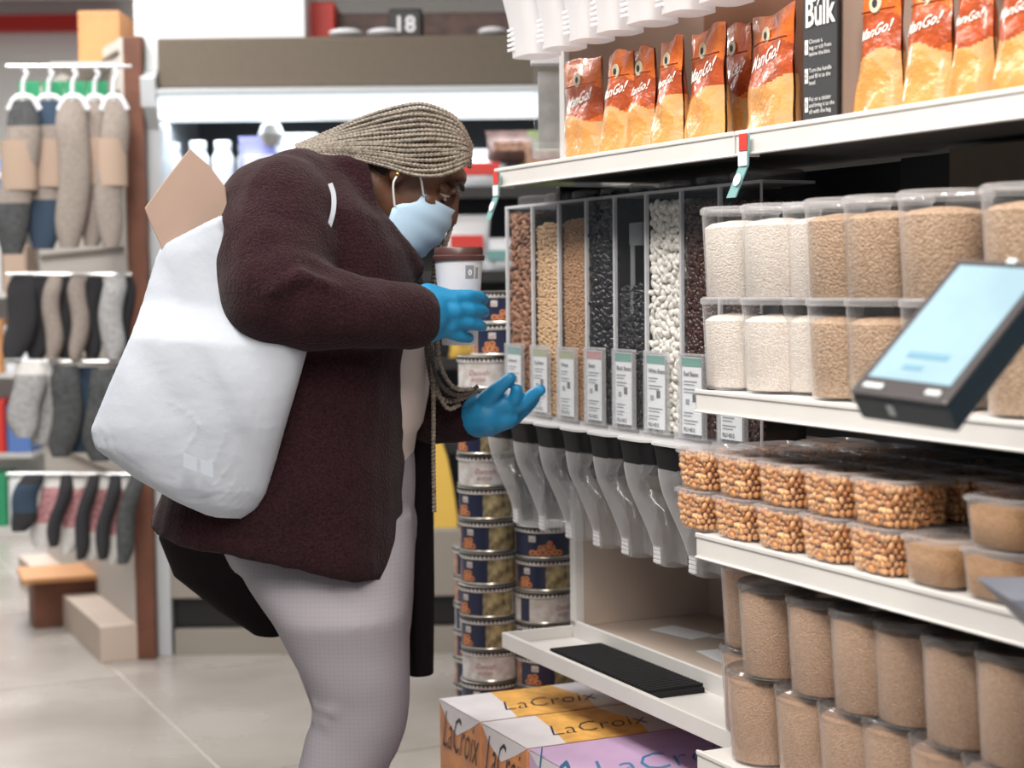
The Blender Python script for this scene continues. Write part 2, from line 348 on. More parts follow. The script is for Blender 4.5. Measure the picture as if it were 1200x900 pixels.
# ================================================================== shelving
UD = lambda px, v, py=400: sp(px, py, v)[0]
unit = thing('shelf_unit', 'white metal gondola shelving bay with a row of gravity bins, open tray at the bottom', 'shelving', S(0, 0, 0), ROTS)
uL = sp(580, 205, 0)[0]; uM = sp(861, 155, 0)[0]
zt = sp(720, 178, 0)[1]                                # top of the top shelf
ztray = sp(720, 797, 0)[1]
uE = 1.75
def part(parent, name, mb, **k): return mb.obj(name, parent, **({'smooth': False, 'bevel': .0015} | k))
def shelf(parent, u0, u1, v0, v1, z, lip=.028, th=.02, deck='white_paint', under='dark_under', name='shelf'):
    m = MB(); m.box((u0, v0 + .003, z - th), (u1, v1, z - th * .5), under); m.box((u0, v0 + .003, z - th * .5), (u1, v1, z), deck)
    s = part(parent, name, m)
    m = MB(); m.box((u0, v0, z - lip), (u1, v0 + .006, z + .002), 'white_paint'); m.box((u0, v0 - .002, z - lip * .12), (u1, v0 + .002, z + .003), 'white_paint')
    m.box((u0, v0 - .003, z - lip), (u1, v0 + .002, z - lip * .9), 'white_paint'); m.box((u0, v0, z - lip), (u0 + .004, v0 + .04, z), 'white_paint')
    part(s, 'price_channel', m)
    return s
VB = .46
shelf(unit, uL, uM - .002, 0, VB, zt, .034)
m = MB(); m.box((uL, .15, zt - .02), (uL + .018, VB, zt + .6), 'shelf_side'); m.box((uL - .002, .14, zt), (uL + .02, .152, zt + .6), 'white_paint'); part(unit, 'end_panel', m)
m = MB(); m.box((uL, VB - .004, zt), (uM, VB + .02, zt + .6), 'cardboard_brown'); part(unit, 'upper_back_panel', m)
m = MB(); m.box((uL, .34, .98), (uM, .36, zt - .03), 'dark_back'); part(unit, 'bin_back_panel', m)
m = MB(); m.box((uL, .13, .86), (uL + .018, VB, zt - .03), 'dark_back'); part(unit, 'bin_end_panel', m)
# lower tray, curb and panels
uT0 = sp(590, 740, 0)[0]; tray_end = uM
m = MB(); m.box((uT0, .0, ztray - .03), (tray_end, .15, ztray - .022), 'white_paint'); m.box((uT0, -.004, ztray - .03), (tray_end, .006, ztray), 'white_paint')
m.box((uT0, 0, ztray - .03), (uT0 + .006, .15, ztray + .0), 'white_paint'); part(unit, 'bottom_tray', m)
m = MB(); m.box((uT0, .145, ztray - .03), (tray_end, .152, ztray + .012), 'white_paint'); part(unit, 'tray_curb', m)
m = MB(); m.box((uT0, .152, ztray - .03), (tray_end, VB, ztray + .0), 'beige_panel'); part(unit, 'bottom_deck', m)
m = MB(); m.box((uT0, .145, ztray), (uT0 + .024, .165, .86), 'white_paint'); m.box((uT0, .165, ztray), (uT0 + .02, VB, .86), 'beige_panel'); part(unit, 'lower_end_panel', m)
m = MB(); m.box((uT0, VB - .01, ztray - .03), (uM, VB + .01, .98), 'beige_panel'); part(unit, 'lower_back_panel', m)
m = MB(); m.box((uT0 + .1, .25, 0), (uM, VB, ztray - .03), 'dark_back'); part(unit, 'plinth', m)
# scattered paper slips on the deck
for k, (a, b, c) in enumerate(((.12, .30, .2), (.34, .26, -.1), (.5, .32, .3), (.22, .38, .5))):
    m = MB(); m.box((-.06, -.03, 0), (.06, .03, .0015), 'paper'); o = m.obj('paper_slip', smooth=False); o.location = S(a, b, ztray + .001); o.rotation_euler = (0, 0, ROTS + c)
    tag(o, ['blank paper slip lying at the far left on the bottom deck', 'blank paper slip lying nearest the white curb on the bottom deck', 'blank paper slip lying at the right end of the bottom deck', 'blank paper slip lying against the beige back panel of the bottom deck'][k], 'paper')
# ridged mat
mu0 = sp(640, 757, .02)[0]; mu1 = sp(756, 806, .02)[0]
mt = thing('rubber_mat', 'black ridged rubber mat lying on the white bottom tray', 'mat', S(mu0, .028, ztray - .022), ROTS)
m = MB(); m.box((0, 0, 0), (mu1 - mu0, .108, .010), 'black_rubber'); part(mt, 'mat_base', m)
m = MB()
for i in range(int((mu1 - mu0) / .011)): m.box((i * .011, 0, .010), (i * .011 + .006, .108, .0155), 'black_rubber')
o = part(mt, 'ridges', m, bevel=0); o['kind'] = 'stuff'
# bay 2
unit2 = thing('shelf_unit', 'white metal gondola shelving bay with three front shelves of clear tubs', 'shelving', S(0, 0, 0), ROTS)
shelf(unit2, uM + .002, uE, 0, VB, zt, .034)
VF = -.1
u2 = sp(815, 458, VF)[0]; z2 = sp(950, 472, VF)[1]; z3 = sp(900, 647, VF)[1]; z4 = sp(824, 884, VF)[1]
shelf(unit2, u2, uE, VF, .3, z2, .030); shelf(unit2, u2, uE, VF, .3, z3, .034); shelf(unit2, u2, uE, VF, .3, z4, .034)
m = MB(); m.box((uM, VB - .005, z2), (uE, VB + .02, zt - .03), 'dark_back'); m.box((uM, .3, z4), (uE, .32, zt - .03), 'dark_back'); part(unit2, 'dark_back_panel', m)
ux = sp(1112, 190, .25)[0]
m = MB(); m.box((ux, .25, z2 + .25), (ux + .3, .3, zt - .03), 'hood_taupe'); part(unit2, 'side_block', m); m = MB(); m.box((uM, .1, 0), (uE, .45, z4 - .03), 'dark_back'); part(unit2, 'plinth', m)
m = MB(); m.box((uM, VB - .004, zt), (uE, VB + .02, zt + .6), 'cardboard_brown'); part(unit2, 'upper_back_panel', m)
ud = sp(986, 100, .05)[0]
m = MB(); m.box((ud, .045, zt), (ud + .012, VB, zt + .6), 'shelf_side'); part(unit2, 'divider_panel', m)

# ------------------------------------------------------------------ gravity bins
BV = .10
bx = [594, 624, 655, 687, 720, 757, 798, 843, 893]
us = [sp(x, 330, BV)[0] for x in bx]
names = ['almonds', 'pale soybeans', 'tan cracked wheat', 'large black beans', 'small black beans with a scoop inside', 'white beans', 'dark red beans', 'nothing visible behind the sugar tubs']
fill_top = [250, 262, 256, 232, 335, 236, 238, 236]
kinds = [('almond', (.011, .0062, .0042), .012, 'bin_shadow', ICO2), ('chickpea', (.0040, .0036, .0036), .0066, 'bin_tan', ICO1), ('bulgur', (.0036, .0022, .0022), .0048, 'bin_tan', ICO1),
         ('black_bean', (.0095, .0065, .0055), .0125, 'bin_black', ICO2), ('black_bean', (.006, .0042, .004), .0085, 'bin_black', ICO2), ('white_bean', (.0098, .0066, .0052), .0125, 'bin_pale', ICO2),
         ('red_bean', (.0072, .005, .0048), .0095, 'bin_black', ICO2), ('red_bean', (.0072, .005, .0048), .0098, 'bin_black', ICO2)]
bands = ['green_band', 'olive_band', 'olive_band', 'pink_band', 'green_band', 'green_band', 'green_band', 'green_band']
heads = ['Almonds', 'Soybeans', 'Wheat', 'Beans', 'Black Beans', 'White Beans', 'Red Beans', 'Beans']
def label_card(parent, W, x0, zb, h, k):
    # clear holder with a printed card
    m = MB(); m.box((x0 - .006, -.0095, zb - .006), (x0 + W * .62, -.0085, zb + h + .006), 'clear_plastic')
    for a, b in (((x0 - .006, -.010, zb - .006), (x0 - .002, -.002, zb + h + .006)), ((x0 + W * .60, -.010, zb - .006), (x0 + W * .62, -.002, zb + h + .006)), ((x0 - .006, -.010, zb + h + .002), (x0 + W * .62, -.002, zb + h + .006))):
        m.box(a, b, 'lid_plastic')
    ho = part(parent, 'label_holder', m, bevel=0)
    cw = W * .52
    m = MB(); m.box((x0, -.0055, zb), (x0 + cw, -.005, zb + h), 'paper'); m.box((x0, -.0062, zb + h - .016), (x0 + cw, -.0056, zb + h - .002), bands[k])
    fn = lambda s_x, s_z: (lambda p: Vector((x0 + .006 + p.x, -.0064, s_z + p.y)))
    put_text(m, heads[k], .011, 'print_black', fn(0, zb + h - .032), bold=.02, align='LEFT')
    for r_ in range(6):
        L = cw - .012 - rng.uniform(0, .02)
        if r_ in (2, 3): continue
        z = zb + h - .042 - r_ * .013; m.box((x0 + .006, -.0062, z), (x0 + .006 + L, -.0056, z + .0022), 'print_grey'); m.box((x0 + .006, -.0062, z - .005), (x0 + .006 + L * .8, -.0056, z - .0032), 'print_grey')
    m.box((x0 + cw * .55, -.0062, zb + h * .42), (x0 + cw * .75, -.0056, zb + h * .52), 'print_black'); m.box((x0 + cw * .2, -.0062, zb + h * .38), (x0 + cw * .38, -.0056, zb + h * .45), 'print_grey')
    put_text(m, 'PLU 4212', .009, 'print_black', fn(0, zb + .004), bold=.03, align='LEFT')
    part(ho, 'label_card', m, bevel=0)
zc_all = []
for i in range(8):
    u0, u1 = us[i], us[i + 1]; W = (u1 - u0) - .002; um = (u0 + u1) / 2; px = (bx[i] + bx[i + 1]) / 2
    ztop = zt - .062; zlab0 = sp(700, 492, BV)[1] ; zbot = zlab0 - .004
    D = .10 if i == 7 else .12
    g = thing('gravity_bin', 'clear gravity bin of %s, %s from the left' % (names[i], ORD[i]), 'food dispenser', S(u0, BV, 0), ROTS, 'gravity bins hanging under the top shelf')
    m = MB(); t_ = .003
    m.box((0, 0, zbot), (W, t_, ztop), 'bin_plastic'); m.box((0, 0, zbot), (t_, D, ztop), 'bin_plastic'); m.box((W - t_, 0, zbot), (W, D, ztop), 'bin_plastic')
    m.box((-.001, -.002, zbot), (.0045, .004, ztop), 'edge_highlight'); m.box((W - .0015, -.001, zbot), (W, .003, ztop), 'edge_highlight'); m.box((0, -.002, ztop - .004), (W, D, ztop + .001), 'edge_highlight')
    part(g, 'bin_body', m, bevel=0)
    m = MB(); m.lathe([(W * .40, ztop), (W * .42, ztop + .003), (W * .42, ztop + .016), (W * .38, ztop + .020)], 'smoky_lid', 24, (W * .5, D * .5), sq=4); part(g, 'bin_lid', m, smooth=True, bevel=0)
    mat, size, step, core, base = kinds[i]; zf = sp(px, fill_top[i], BV)[1] if i != 3 else sp(px, fill_top[i], BV)[1]
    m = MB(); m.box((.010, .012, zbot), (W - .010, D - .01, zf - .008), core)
    z = zbot + step * .5; row = 0
    while z < zf:
        x = .008 + (row % 2) * step * .5
        while x < W - .006:
            j = rng.uniform(-.38, .38, 3) * step
            hump = .006 * math.sin(x / W * PI)
            if z < zf - .006 + hump: pts = [(x + j[0], .009 + abs(j[1]) * .5, z + j[2])]; pile(m, pts, size, mat, base, align=1.3 if i == 0 else None)
            x += step
        z += step * .84; row += 1
    for _ in range(60 if step > .008 else 160): pile(m, [(rng.uniform(.01, W - .01), rng.uniform(.01, D - .02), zf - .006 + rng.uniform(-.003, .003))], size, mat, base)
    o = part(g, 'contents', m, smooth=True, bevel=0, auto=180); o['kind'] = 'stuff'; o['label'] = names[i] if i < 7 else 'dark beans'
    label_card(g, W, .012, zlab0, .128 if i > 2 else .125, i)
    # gate block under the bin
    m = MB(); m.box((.004, -.018, zbot - .013), (W * .95, D * .8, zbot - .001), 'lid_plastic'); part(g, 'gate', m, bevel=.002)
    # collar
    zc = zbot - .013
    def rr(x0, x1, y0, y1, z, n=6):
        out = []; r_ = min(x1 - x0, y1 - y0) * .3
        for cx, cy, a0 in ((x1 - r_, y0 + r_, -90), (x1 - r_, y1 - r_, 0), (x0 + r_, y1 - r_, 90), (x0 + r_, y0 + r_, 180)):
            for k in range(5): a = R(a0 + k * 22.5); out.append(Vector((cx + r_ * math.cos(a), cy + r_ * math.sin(a), z)))
        return out
    sh = -.03
    m = MB(); m.rings([rr(sh + .0, sh + W * .98, -.05, .05, zc), rr(sh + .006, sh + W * .97, -.044, .045, zc - .042)], 'collar_black', True, False)
    cl = part(g, 'collar', m, smooth=True, bevel=0)
    m = MB(); m.rings([rr(sh - .003, sh + W, -.053, .052, zc + .002), rr(sh - .003, sh + W, -.053, .052, zc - .002)], 'white_lit_scoop_plastic'); part(cl, 'collar_rim', m, smooth=True, bevel=0)
    # clear chute: swings back and narrows, with a notch in its right edge
    H = .178; prof = []
    for k in range(17):
        q = k / 16; s = q * q * (3 - 2 * q)
        l = sh + .006 + .050 * s; r_ = sh + W * 1.0 - .034 * math.exp(-((q - .26) / .11) ** 2) + .018 * q - (.02 if q > .78 else .02 * max(0, (q - .6) / .18))
        yf = -.044 + .040 * s; yb = .045 - .008 * s
        prof.append(rr(l, r_, yf, yb, zc - .040 - H * q))
    m = MB(); m.rings(prof, 'scoop_plastic', False, False)
    ch = part(g, 'chute', m, smooth=True, bevel=0)
    m = MB()
    for k in range(4):
        z = zc - .040 - H * (.84 + k * .042); m.box((sh + .062, -.0070, z - .0032), (sh + .084, -.003, z + .0032), 'white_lit_scoop_plastic')
    part(ch, 'chute_ridges', m, bevel=.001)
    if i == 4:
        m = MB(); m.box((W * .42, .006, zbot + .2), (W * .50, .012, ztop - .09), 'lid_plastic')
        m.rings([[Vector((W * .42 + a, .004, z)) for a in (0, .04)] + [Vector((W * .42 + a, .03, z)) for a in (.04, 0)] for z in (ztop - .09, ztop - .05)], 'lid_plastic')
        o = part(g, 'inner_scoop', m)
    if i == 0: Z_CH = zc

# upper row: chutes like the lower ones, their bright lighting put into whiter plastic
tx = [585, 622, 652, 684, 717, 757, 800, 845, 890]
for i in range(8):
    u0, u1 = sp(tx[i], 30, -.02)[0], sp(tx[i + 1], 30, -.02)[0]; W = u1 - u0; zb = sp(600, 68, -.02)[1]
    g = thing('upper_dispenser', 'frosted dispenser chute painted brightly lit, above the orange pouches, %s from the left' % ORD[i], 'food dispenser', S(u0, -.02, zb), ROTS, 'white chutes of the upper dispensers')
    m = MB(); prof = []
    for k in range(13):
        q = k / 12; s = 1 - q; s = s * s * (3 - 2 * s); l = W * (.30 * s); prof.append(rr(l, W * .97, -.0 - .03 * (1 - s), .07, q * .24))
    m.rings(prof, 'white_lit_scoop_plastic', True, True); part(g, 'chute', m, smooth=True, bevel=0)
    m = MB()
    for k in range(5): m.box((W * .31, -.004, .012 + k * .009), (W * .5, .001, .017 + k * .009), 'white_lit_scoop_plastic')
    part(g, 'chute_ridges', m, bevel=.001)
    m = MB(); m.box((0, -.03, .24), (W * .96, .07, .4), 'white_lit_scoop_plastic'); part(g, 'bin_body', m, bevel=.003)

m = MB(); m.box((uL, .075, zt + .35), (uE, .10, zt + .50), 'white_paint'); m.box((uL, .10, zt + .42), (uL + .02, VB, zt + .46), 'white_paint'); part(unit, 'hanging_rail', m)
# leaflet holder on the end panel
lh = at(643, 125, 3.42)
g = thing('leaflet_holder', 'grey acrylic leaflet holder at the end of the top shelf', 'leaflet holder', (lh.x, lh.y, 0), 0)
a, b = at(627, 185, 3.42), at(660, 62, 3.42); hw = (b.x - a.x) / 2
m = MB(); m.box((-hw, 0, a.z), (hw, .03, b.z), 'clear_plastic'); m.box((-hw - .004, -.006, a.z), (hw, .03, a.z + .03), 'lid_plastic'); m.box((-hw - .006, -.01, b.z - .022), (hw, .03, b.z), 'white_plastic'); part(g, 'holder', m)
m = MB(); m.box((-hw + .008, .008, a.z + .02), (hw - .006, .016, b.z - .035), 'acrylic_grey'); part(g, 'leaflet', m)

# price tags clipped on the top shelf
for px, lab in ((581, 'small pale teal shelf tag dangling at the left end of the top shelf'), (871, 'teal and white shelf tag with red top hanging at the joint of the top shelves')):
    u = sp(px, 200, -.01)[0]; g = thing('shelf_tag', lab, 'price tag', S(u, -.008, zt - .05), ROTS)
    m = MB(); m.rings([[Vector((-.012 + x, y, z)) for x, y, z in ((0 - d, -e, zz), (.024 - d, -e, zz), (.024 - d, -e + .002, zz), (0 - d, -e + .002, zz))] for d, e, zz in ((0, 0, .045), (0, .002, .0), (.018, .012, -.045))], 'teal_tag'); part(g, 'tag_strip', m, bevel=0)
    m = MB(); m.box((-.010, -.003, .022), (.010, -.0015, .046), 'red'); m.box((-.010, -.0045, .0), (.012, -.003, .020), 'paper'); m.lathe([(.009, 0), (.009, .001)], 'paper', 16, T=Matrix.Translation((-.006, -.0085, -.02)) @ Matrix.Rotation(R(75), 4, 'X')); part(g, 'tag_print', m, bevel=0)

# ------------------------------------------------------------------ pouches
def pouch(pL, pR, ytop, ybot, v, label, lean=0, yaw=0, idx=0):
    u0 = sp(pL, ybot, v)[0]; u1 = sp(pR, ybot, v)[0]; uc = (u0 + u1) / 2; W = (u1 - u0)
    z0 = zt + .002; H = sp((pL + pR) / 2, ytop, v)[1] - z0
    g = thing('mango_pouch', label, 'food pouch', S(uc, v, z0), ROTS + yaw, 'orange pouches of dried mango on the top shelf')
    seed = rng.uniform(0, 50)
    def sf(x, q, side):      # x -1..1, q 0..1
        d = (1 - q) ** .8 * .030 * max(0, 1 - x ** 4) + .0015
        k = noise.noise(Vector((x * 1.6 + seed, q * 4, side))) * .006 * (1 - abs(x) * .5)
        w_ = W / 2 * (1 - .10 * math.sin(q * PI) * .6 - .16 * q * q * (W < .12) + .02 * math.sin(q * 9 + seed))
        return Vector((x * w_ + lean * q * H, -(d + k) * side + .012 * 0, q * H + (.004 * math.sin(x * 3 + seed) if q > .98 else 0)))
    nx, nz = 22, 64
    def matf(x, q):
        if q < .035: return 'pouch_window'
        if q < .42 + .05 * math.sin(x * 2.2 + seed): return 'mango' if (x + .1 * math.sin(q * 20)) ** 2 / .6 + (q - .1) ** 2 / .09 < 1.1 else 'pouch_window'
        if q < .74 and ((x * .8) ** 2 + ((q - .56) / .2) ** 2) < 1: return 'pouch_red'
        return 'pouch_orange'
    m = MB()
    for side in (1, -1):
        vs_ = [sf(-1 + 2 * a / nx, c / nz, side) for c in range(nz + 1) for a in range(nx + 1)]; o = len(m.v); m.v += [tuple(p) for p in vs_]
        for c in range(nz):
            for a in range(nx):
                f = (o + c * (nx + 1) + a, o + c * (nx + 1) + a + 1, o + (c + 1) * (nx + 1) + a + 1, o + (c + 1) * (nx + 1) + a)
                m.f.append(f if side > 0 else f[::-1]); m.m.append(m.mi(matf(-1 + 2 * (a + .5) / nx, (c + .5) / nz)))
    bd = m.obj('pouch_body', g, auto=180); 
    for mm in bd.data.materials: pass
    m = MB(); fn = lambda p: sf(max(-1, min(1, p.x / (W / 2))), (H * .56 + p.y + p.x * .15) / H, 1) + Vector((0, -.0012, 0))
    put_text(m, 'ManGo!', min(.030, W * .235), 'pouch_letter', fn, shear=.35, bold=.012)
    part(bd, 'lettering', m, bevel=0, smooth=False)
    m = MB(); c = sf(0, .80, 1); m.lathe([(.013, 0), (.012, .0015)], 'pouch_badge', 18, T=Matrix.Translation((c.x, c.y - .001, c.z)) @ Matrix.Rotation(R(90), 4, 'X')); m.lathe([(.006, .0016), (.005, .002)], 'print_black', 12, T=Matrix.Translation((c.x, c.y - .001, c.z)) @ Matrix.Rotation(R(90), 4, 'X'))
    part(bd, 'badge', m, bevel=0)
    m = MB(); z = H * .74
    m.tube([sf(-.85 + .17 * k, .755, 1) + Vector((0, -.001, 0)) for k in range(11)], .0011, 'pouch_red', 5); part(bd, 'zip_seal', m, bevel=0)
for mname in ('pouch_orange', 'pouch_red', 'mango', 'pouch_window'):
    b = MATS[mname].node_tree.nodes['Principled BSDF']; b.inputs['Coat Weight'].default_value = .9; b.inputs['Coat Roughness'].default_value = .08; b.inputs['Roughness'].default_value = .28
pl = [(667, 712, 68, 180, .10, -.10, 0), (711, 745, 60, 174, .05, .02, 0), (741, 772, 56, 171, .06, .0, .05), (771, 805, 46, 166, .05, .02, .1), (806, 858, 33, 158, .06, 0, .15), (846, 888, 28, 152, .16, 0, .1), (872, 944, 14, 150, .05, 0, .2)]
for k, (a, b, c, d, v, ln, yw) in enumerate(pl): pouch(a, b, c, d, v, 'mango pouch left of the black bulk sign, %s from the left%s' % (ORD[k], ', leaning' if k == 0 else ''), ln, -yw, k)
for k, (a, b, c, d) in enumerate([(1010, 1060, -28, 128), (1066, 1119, -36, 120), (1122, 1167, -44, 112), (1174, 1226, -55, 104), (1232, 1290, -60, 98)]):
    pouch(a, b, c, d, .05, 'orange dried mango pouch right of the black bulk sign, %s from the left' % ORD[k], 0, 0, k)

# bulk sign
s0, s1 = sp(941, 140, -.004 + .02)[0], sp(982, 134, .016)[0]; SW = s1 - s0; SHh = sp(960, -60, .016)[1] - zt
g = thing('bulk_sign', 'black printed card sign reading Bulk standing between the mango pouches', 'sign', S(s0, .016, zt + .003), ROTS)
m = MB(); m.box((0, 0, 0), (SW, .006, SHh), 'sign_black'); m.box((SW - .003, -.001, 0), (SW, .007, SHh), 'black'); part(g, 'card', m)
m = MB(); zz = lambda py: sp(960, py, .016)[1] - zt
put_text(m, 'Bulk', .042, 'sign_text', lambda p: Vector((.006 + p.x * .92, -.0012, zz(31) + p.y * 1.25)), bold=.025, align='LEFT')
put_text(m, 'Buy', .026, 'sign_text', lambda p: Vector((.006 + p.x, -.0012, zz(3) + p.y)), bold=.01, align='LEFT')
for n_, (py, L3) in enumerate(((58, ('Choose a', 'bag or tub from', 'below the bins.')), (92, ('Turn the handle', 'and fill it to the', 'level.')), (126, ('Put on a sticker', 'and bring it to the', 'till with the bag.')))):
    z = zz(py + 6); m.box((.006, -.0012, z), (.013, -.0004, z + .020), 'sign_text')
    put_text(m, str(n_ + 1), .012, 'sign_black', lambda p: Vector((.0095 + p.x, -.0018, z + .006 + p.y)))
    for r_, tx_ in enumerate(L3): put_text(m, tx_, .0085, 'sign_text', lambda p: Vector((.016 + p.x * .95, -.0012, z + .014 - r_ * .0085 + p.y)), align='LEFT')
part(g, 'print', m, bevel=0)

# ------------------------------------------------------------------ round deli tubs
def tub_round(fill, lidm='lid_plastic', lev=.85, r=.050, h=.133):
    g = thing('deli_tub', 'x', 'food tub', (0, 0, 0), 0)
    m = MB(); rt = r * 1.10
    m.lathe([(r * .93, 0), (r * .97, .003), (rt, h - .012), (rt + .002, h - .010), (rt + .002, h - .004)], 'clear_plastic', 36, cap0=True, cap1=False); m.obj('tub_wall', g)
    m = MB(); rl = rt + .003; m.lathe([(rl - .001, h - .012), (rl, h - .011), (rl, h - .004), (rl - .004, h - .001), (rl - .006, h - .005), (rl - .007, h - .005)], lidm, 36, cap0=False, cap1=True); m.obj('tub_lid', g)
    m = MB(); rf = r * .94 + (rt - r) * lev; zt_ = h * lev
    m.lathe([(r * .90, .003), (r * .95, .006), (rf, zt_ - .004), (rf * .8, zt_ + .002), (rf * .3, zt_ + .006)], fill, 36); c = m.obj('contents', g); c['kind'] = 'stuff'
    return g
def retag(g, label, group): g['label'] = label; g['group'] = group
protos = {}
def tub_at(kind, loc, label, group, rz=None, name=None):
    rz = rng.uniform(0, 6.28) if rz is None else rz
    if kind not in protos:
        f, l, lv = kind[:3]; g = tub_round(f, l, lv); protos[kind] = g; g.location = loc; g.rotation_euler = (0, 0, rz)
    else: g = dup(protos[kind], loc, rz)
    retag(g, label, group); return g
HT = .128
row2 = [(868, 'rice_white', 'white rice'), (916, 'rice_white', 'white rice'), (965, 'rice_white', 'white rice'), (993, 'rice_brown', 'brown rice'), (1040, 'rice_brown', 'brown rice'), (1107, 'rice_brown', 'brown rice'), (1208, 'rice_brown', 'brown rice'), (1290, 'rice_brown', 'brown rice')]
voff = [0, .004, .035, .0, .004, -.004, 0, 0]
for tier in (0, 1):
    for k, (px, f, nm) in enumerate(row2):
        v = VF + .075 + voff[k]; u = sp(px + (3 if tier == 0 else 0) * (k > 2), 400, v)[0]
        tub_at((f, 'lid_plastic', .80 if tier else .77), S(u, v, z2 + .0015 + tier * HT), 'round tub of %s, middle shelf, %s tier, %s from the left' % (nm, ('lower', 'upper')[tier], ORD[k]), 'round tubs on the middle shelf')
for tier in (0, 1):
    for k, px in enumerate((1160, 1260, 1350)):
        u = sp(px, 300, VF + .24)[0]; tub_at(('rice_brown', 'lid_plastic', .80 if tier else .77), S(u, VF + .24, z2 + .0015 + tier * HT), 'brown rice tub, back row of middle shelf, %s tier, %s from the left' % (('lower', 'upper')[tier], ORD[k]), 'round tubs on the middle shelf')
rowb = [(898, 0), (957, .0), (1010, -.004), (1062, .01), (1122, 0), (1188, 0), (1256, 0)]
for tier in (0, 1):
    for k, (px, dv) in enumerate([(888, .075)] + rowb):
        v = VF + .065 + dv; u = sp(px + (0, 14)[tier] * (k > 0), 820, v)[0]
        tub_at(('flour_brown', 'smoky_lid', .88), S(u, v, z4 + .0015 + tier * HT), 'round tub of brown flour, bottom shelf, %s tier, %s from the left' % (('lower', 'upper')[tier], ORD[k]), 'round tubs on the bottom shelf')
for tier in (0, 1):
    for k, px in enumerate((1045, 1120, 1190, 1260)):
        v = VF + .19; u = sp(px, 700, v)[0]; tub_at(('flour_brown', 'smoky_lid', .5), S(u, v, z4 + .0015 + tier * HT), 'half filled tub, back row of bottom shelf, %s tier, %s from the left' % (('lower', 'upper')[tier], ORD[k]), 'round tubs on the bottom shelf')

# ------------------------------------------------------------------ square popcorn tubs
HQ = .059
def tub_square(kind, name):
    h = HQ + .001; r = .046; g = thing('square_tub', 'x', 'food tub')
    m = MB(); m.lathe([(r * .90, 0), (r * .94, .003), (r * 1.04, h - .008), (r * 1.07, h - .007), (r * 1.07, h - .004)], 'clear_plastic', 40, sq=5, cap1=False); m.obj('tub_wall', g)
    m = MB(); m.lathe([(r * 1.09, h - .009), (r * 1.12, h - .007), (r * 1.11, h - .003), (r * .98, h - .001), (r * .95, h - .004)], 'lid_plastic', 40, sq=5, cap0=False); m.obj('tub_lid', g)
    m = MB()
    if kind == 'corn':
        m.lathe([(r * .80, .004), (r * .88, h - .014)], 'corn_core', 32, sq=5)
        s = .0092; pts = []
        for zi in range(6):
            z = .006 + zi * .0082
            rr_ = r * (.86 + .1 * z / h)
            n_ = 40
            for a in range(n_):
                th = 2 * PI * (a + .5 * (zi % 2)) / n_; ca, sa = math.cos(th), math.sin(th); k = 1 / (abs(ca) ** 5 + abs(sa) ** 5) ** .2
                pts.append((rr_ * k * ca + rng.uniform(-.001, .001), rr_ * k * sa + rng.uniform(-.001, .001), z + rng.uniform(-.002, .002)))
        for _ in range(90): pts.append((rng.uniform(-.036, .036), rng.uniform(-.036, .036), h - .013 + rng.uniform(-.002, .002)))
        pile(m, pts, (.0056, .0042, .0036), 'caramel_corn', ICO1, var=.3, lump=.25)
    else:
        m.lathe([(r * .86, .003), (r * .91, .005), (r * .98, h - .014), (r * .6, h - .011)], 'ground_brown', 40, sq=5)
    c = m.obj('contents', g, auto=180); c['kind'] = 'stuff'
    return g
sq = {}
tops = [847, 889, 932, 974, 1022, 1068, 1113, 1166, 1226]; bots = [846, 889, 932, 975, 1021, 1068, 1118, 1172, 1232]
def sq_at(kind, u, v, z, label):
    if kind not in sq: g = tub_square(kind, 'square_tub'); sq[kind] = g; g.location = S(u, v, z); g.rotation_euler = (0, 0, ROTS)
    else: g = dup(sq[kind], S(u, v, z), ROTS)
    g.rotation_euler = (0, 0, ROTS + rng.uniform(-.05, .05)); retag(g, label, 'square tubs on the lower shelf')
uq = sp(838, 600, VF + .055)[0]
for tier in (0, 1):
    for k in range(9):
        if tier == 1 and k == 5: continue
        kind = 'corn' if k < 5 else 'ground'; u = uq + k * .1065 + (.006 if tier else 0)
        sq_at(kind, u, VF + .056, z3 + .0015 + tier * HQ, 'square tub of %s, front row of lower shelf, %s tier, %s from left' % (('caramel popcorn' if kind == 'corn' else 'ground brown spice'), ('lower', 'upper')[tier], ORD[k]))
    for rw in (1, 2):
        for k in range(9):
            kind = 'corn' if k < 6 else 'ground'
            sq_at(kind, uq + .004 + k * .1065, VF + .056 + rw * .107, z3 + .0015 + tier * HQ, 'square tub of %s, %s row of lower shelf, %s tier, %s from left' % (('caramel popcorn' if kind == 'corn' else 'ground brown spice'), ('second', 'third')[rw - 1], ('lower', 'upper')[tier], ORD[k]))

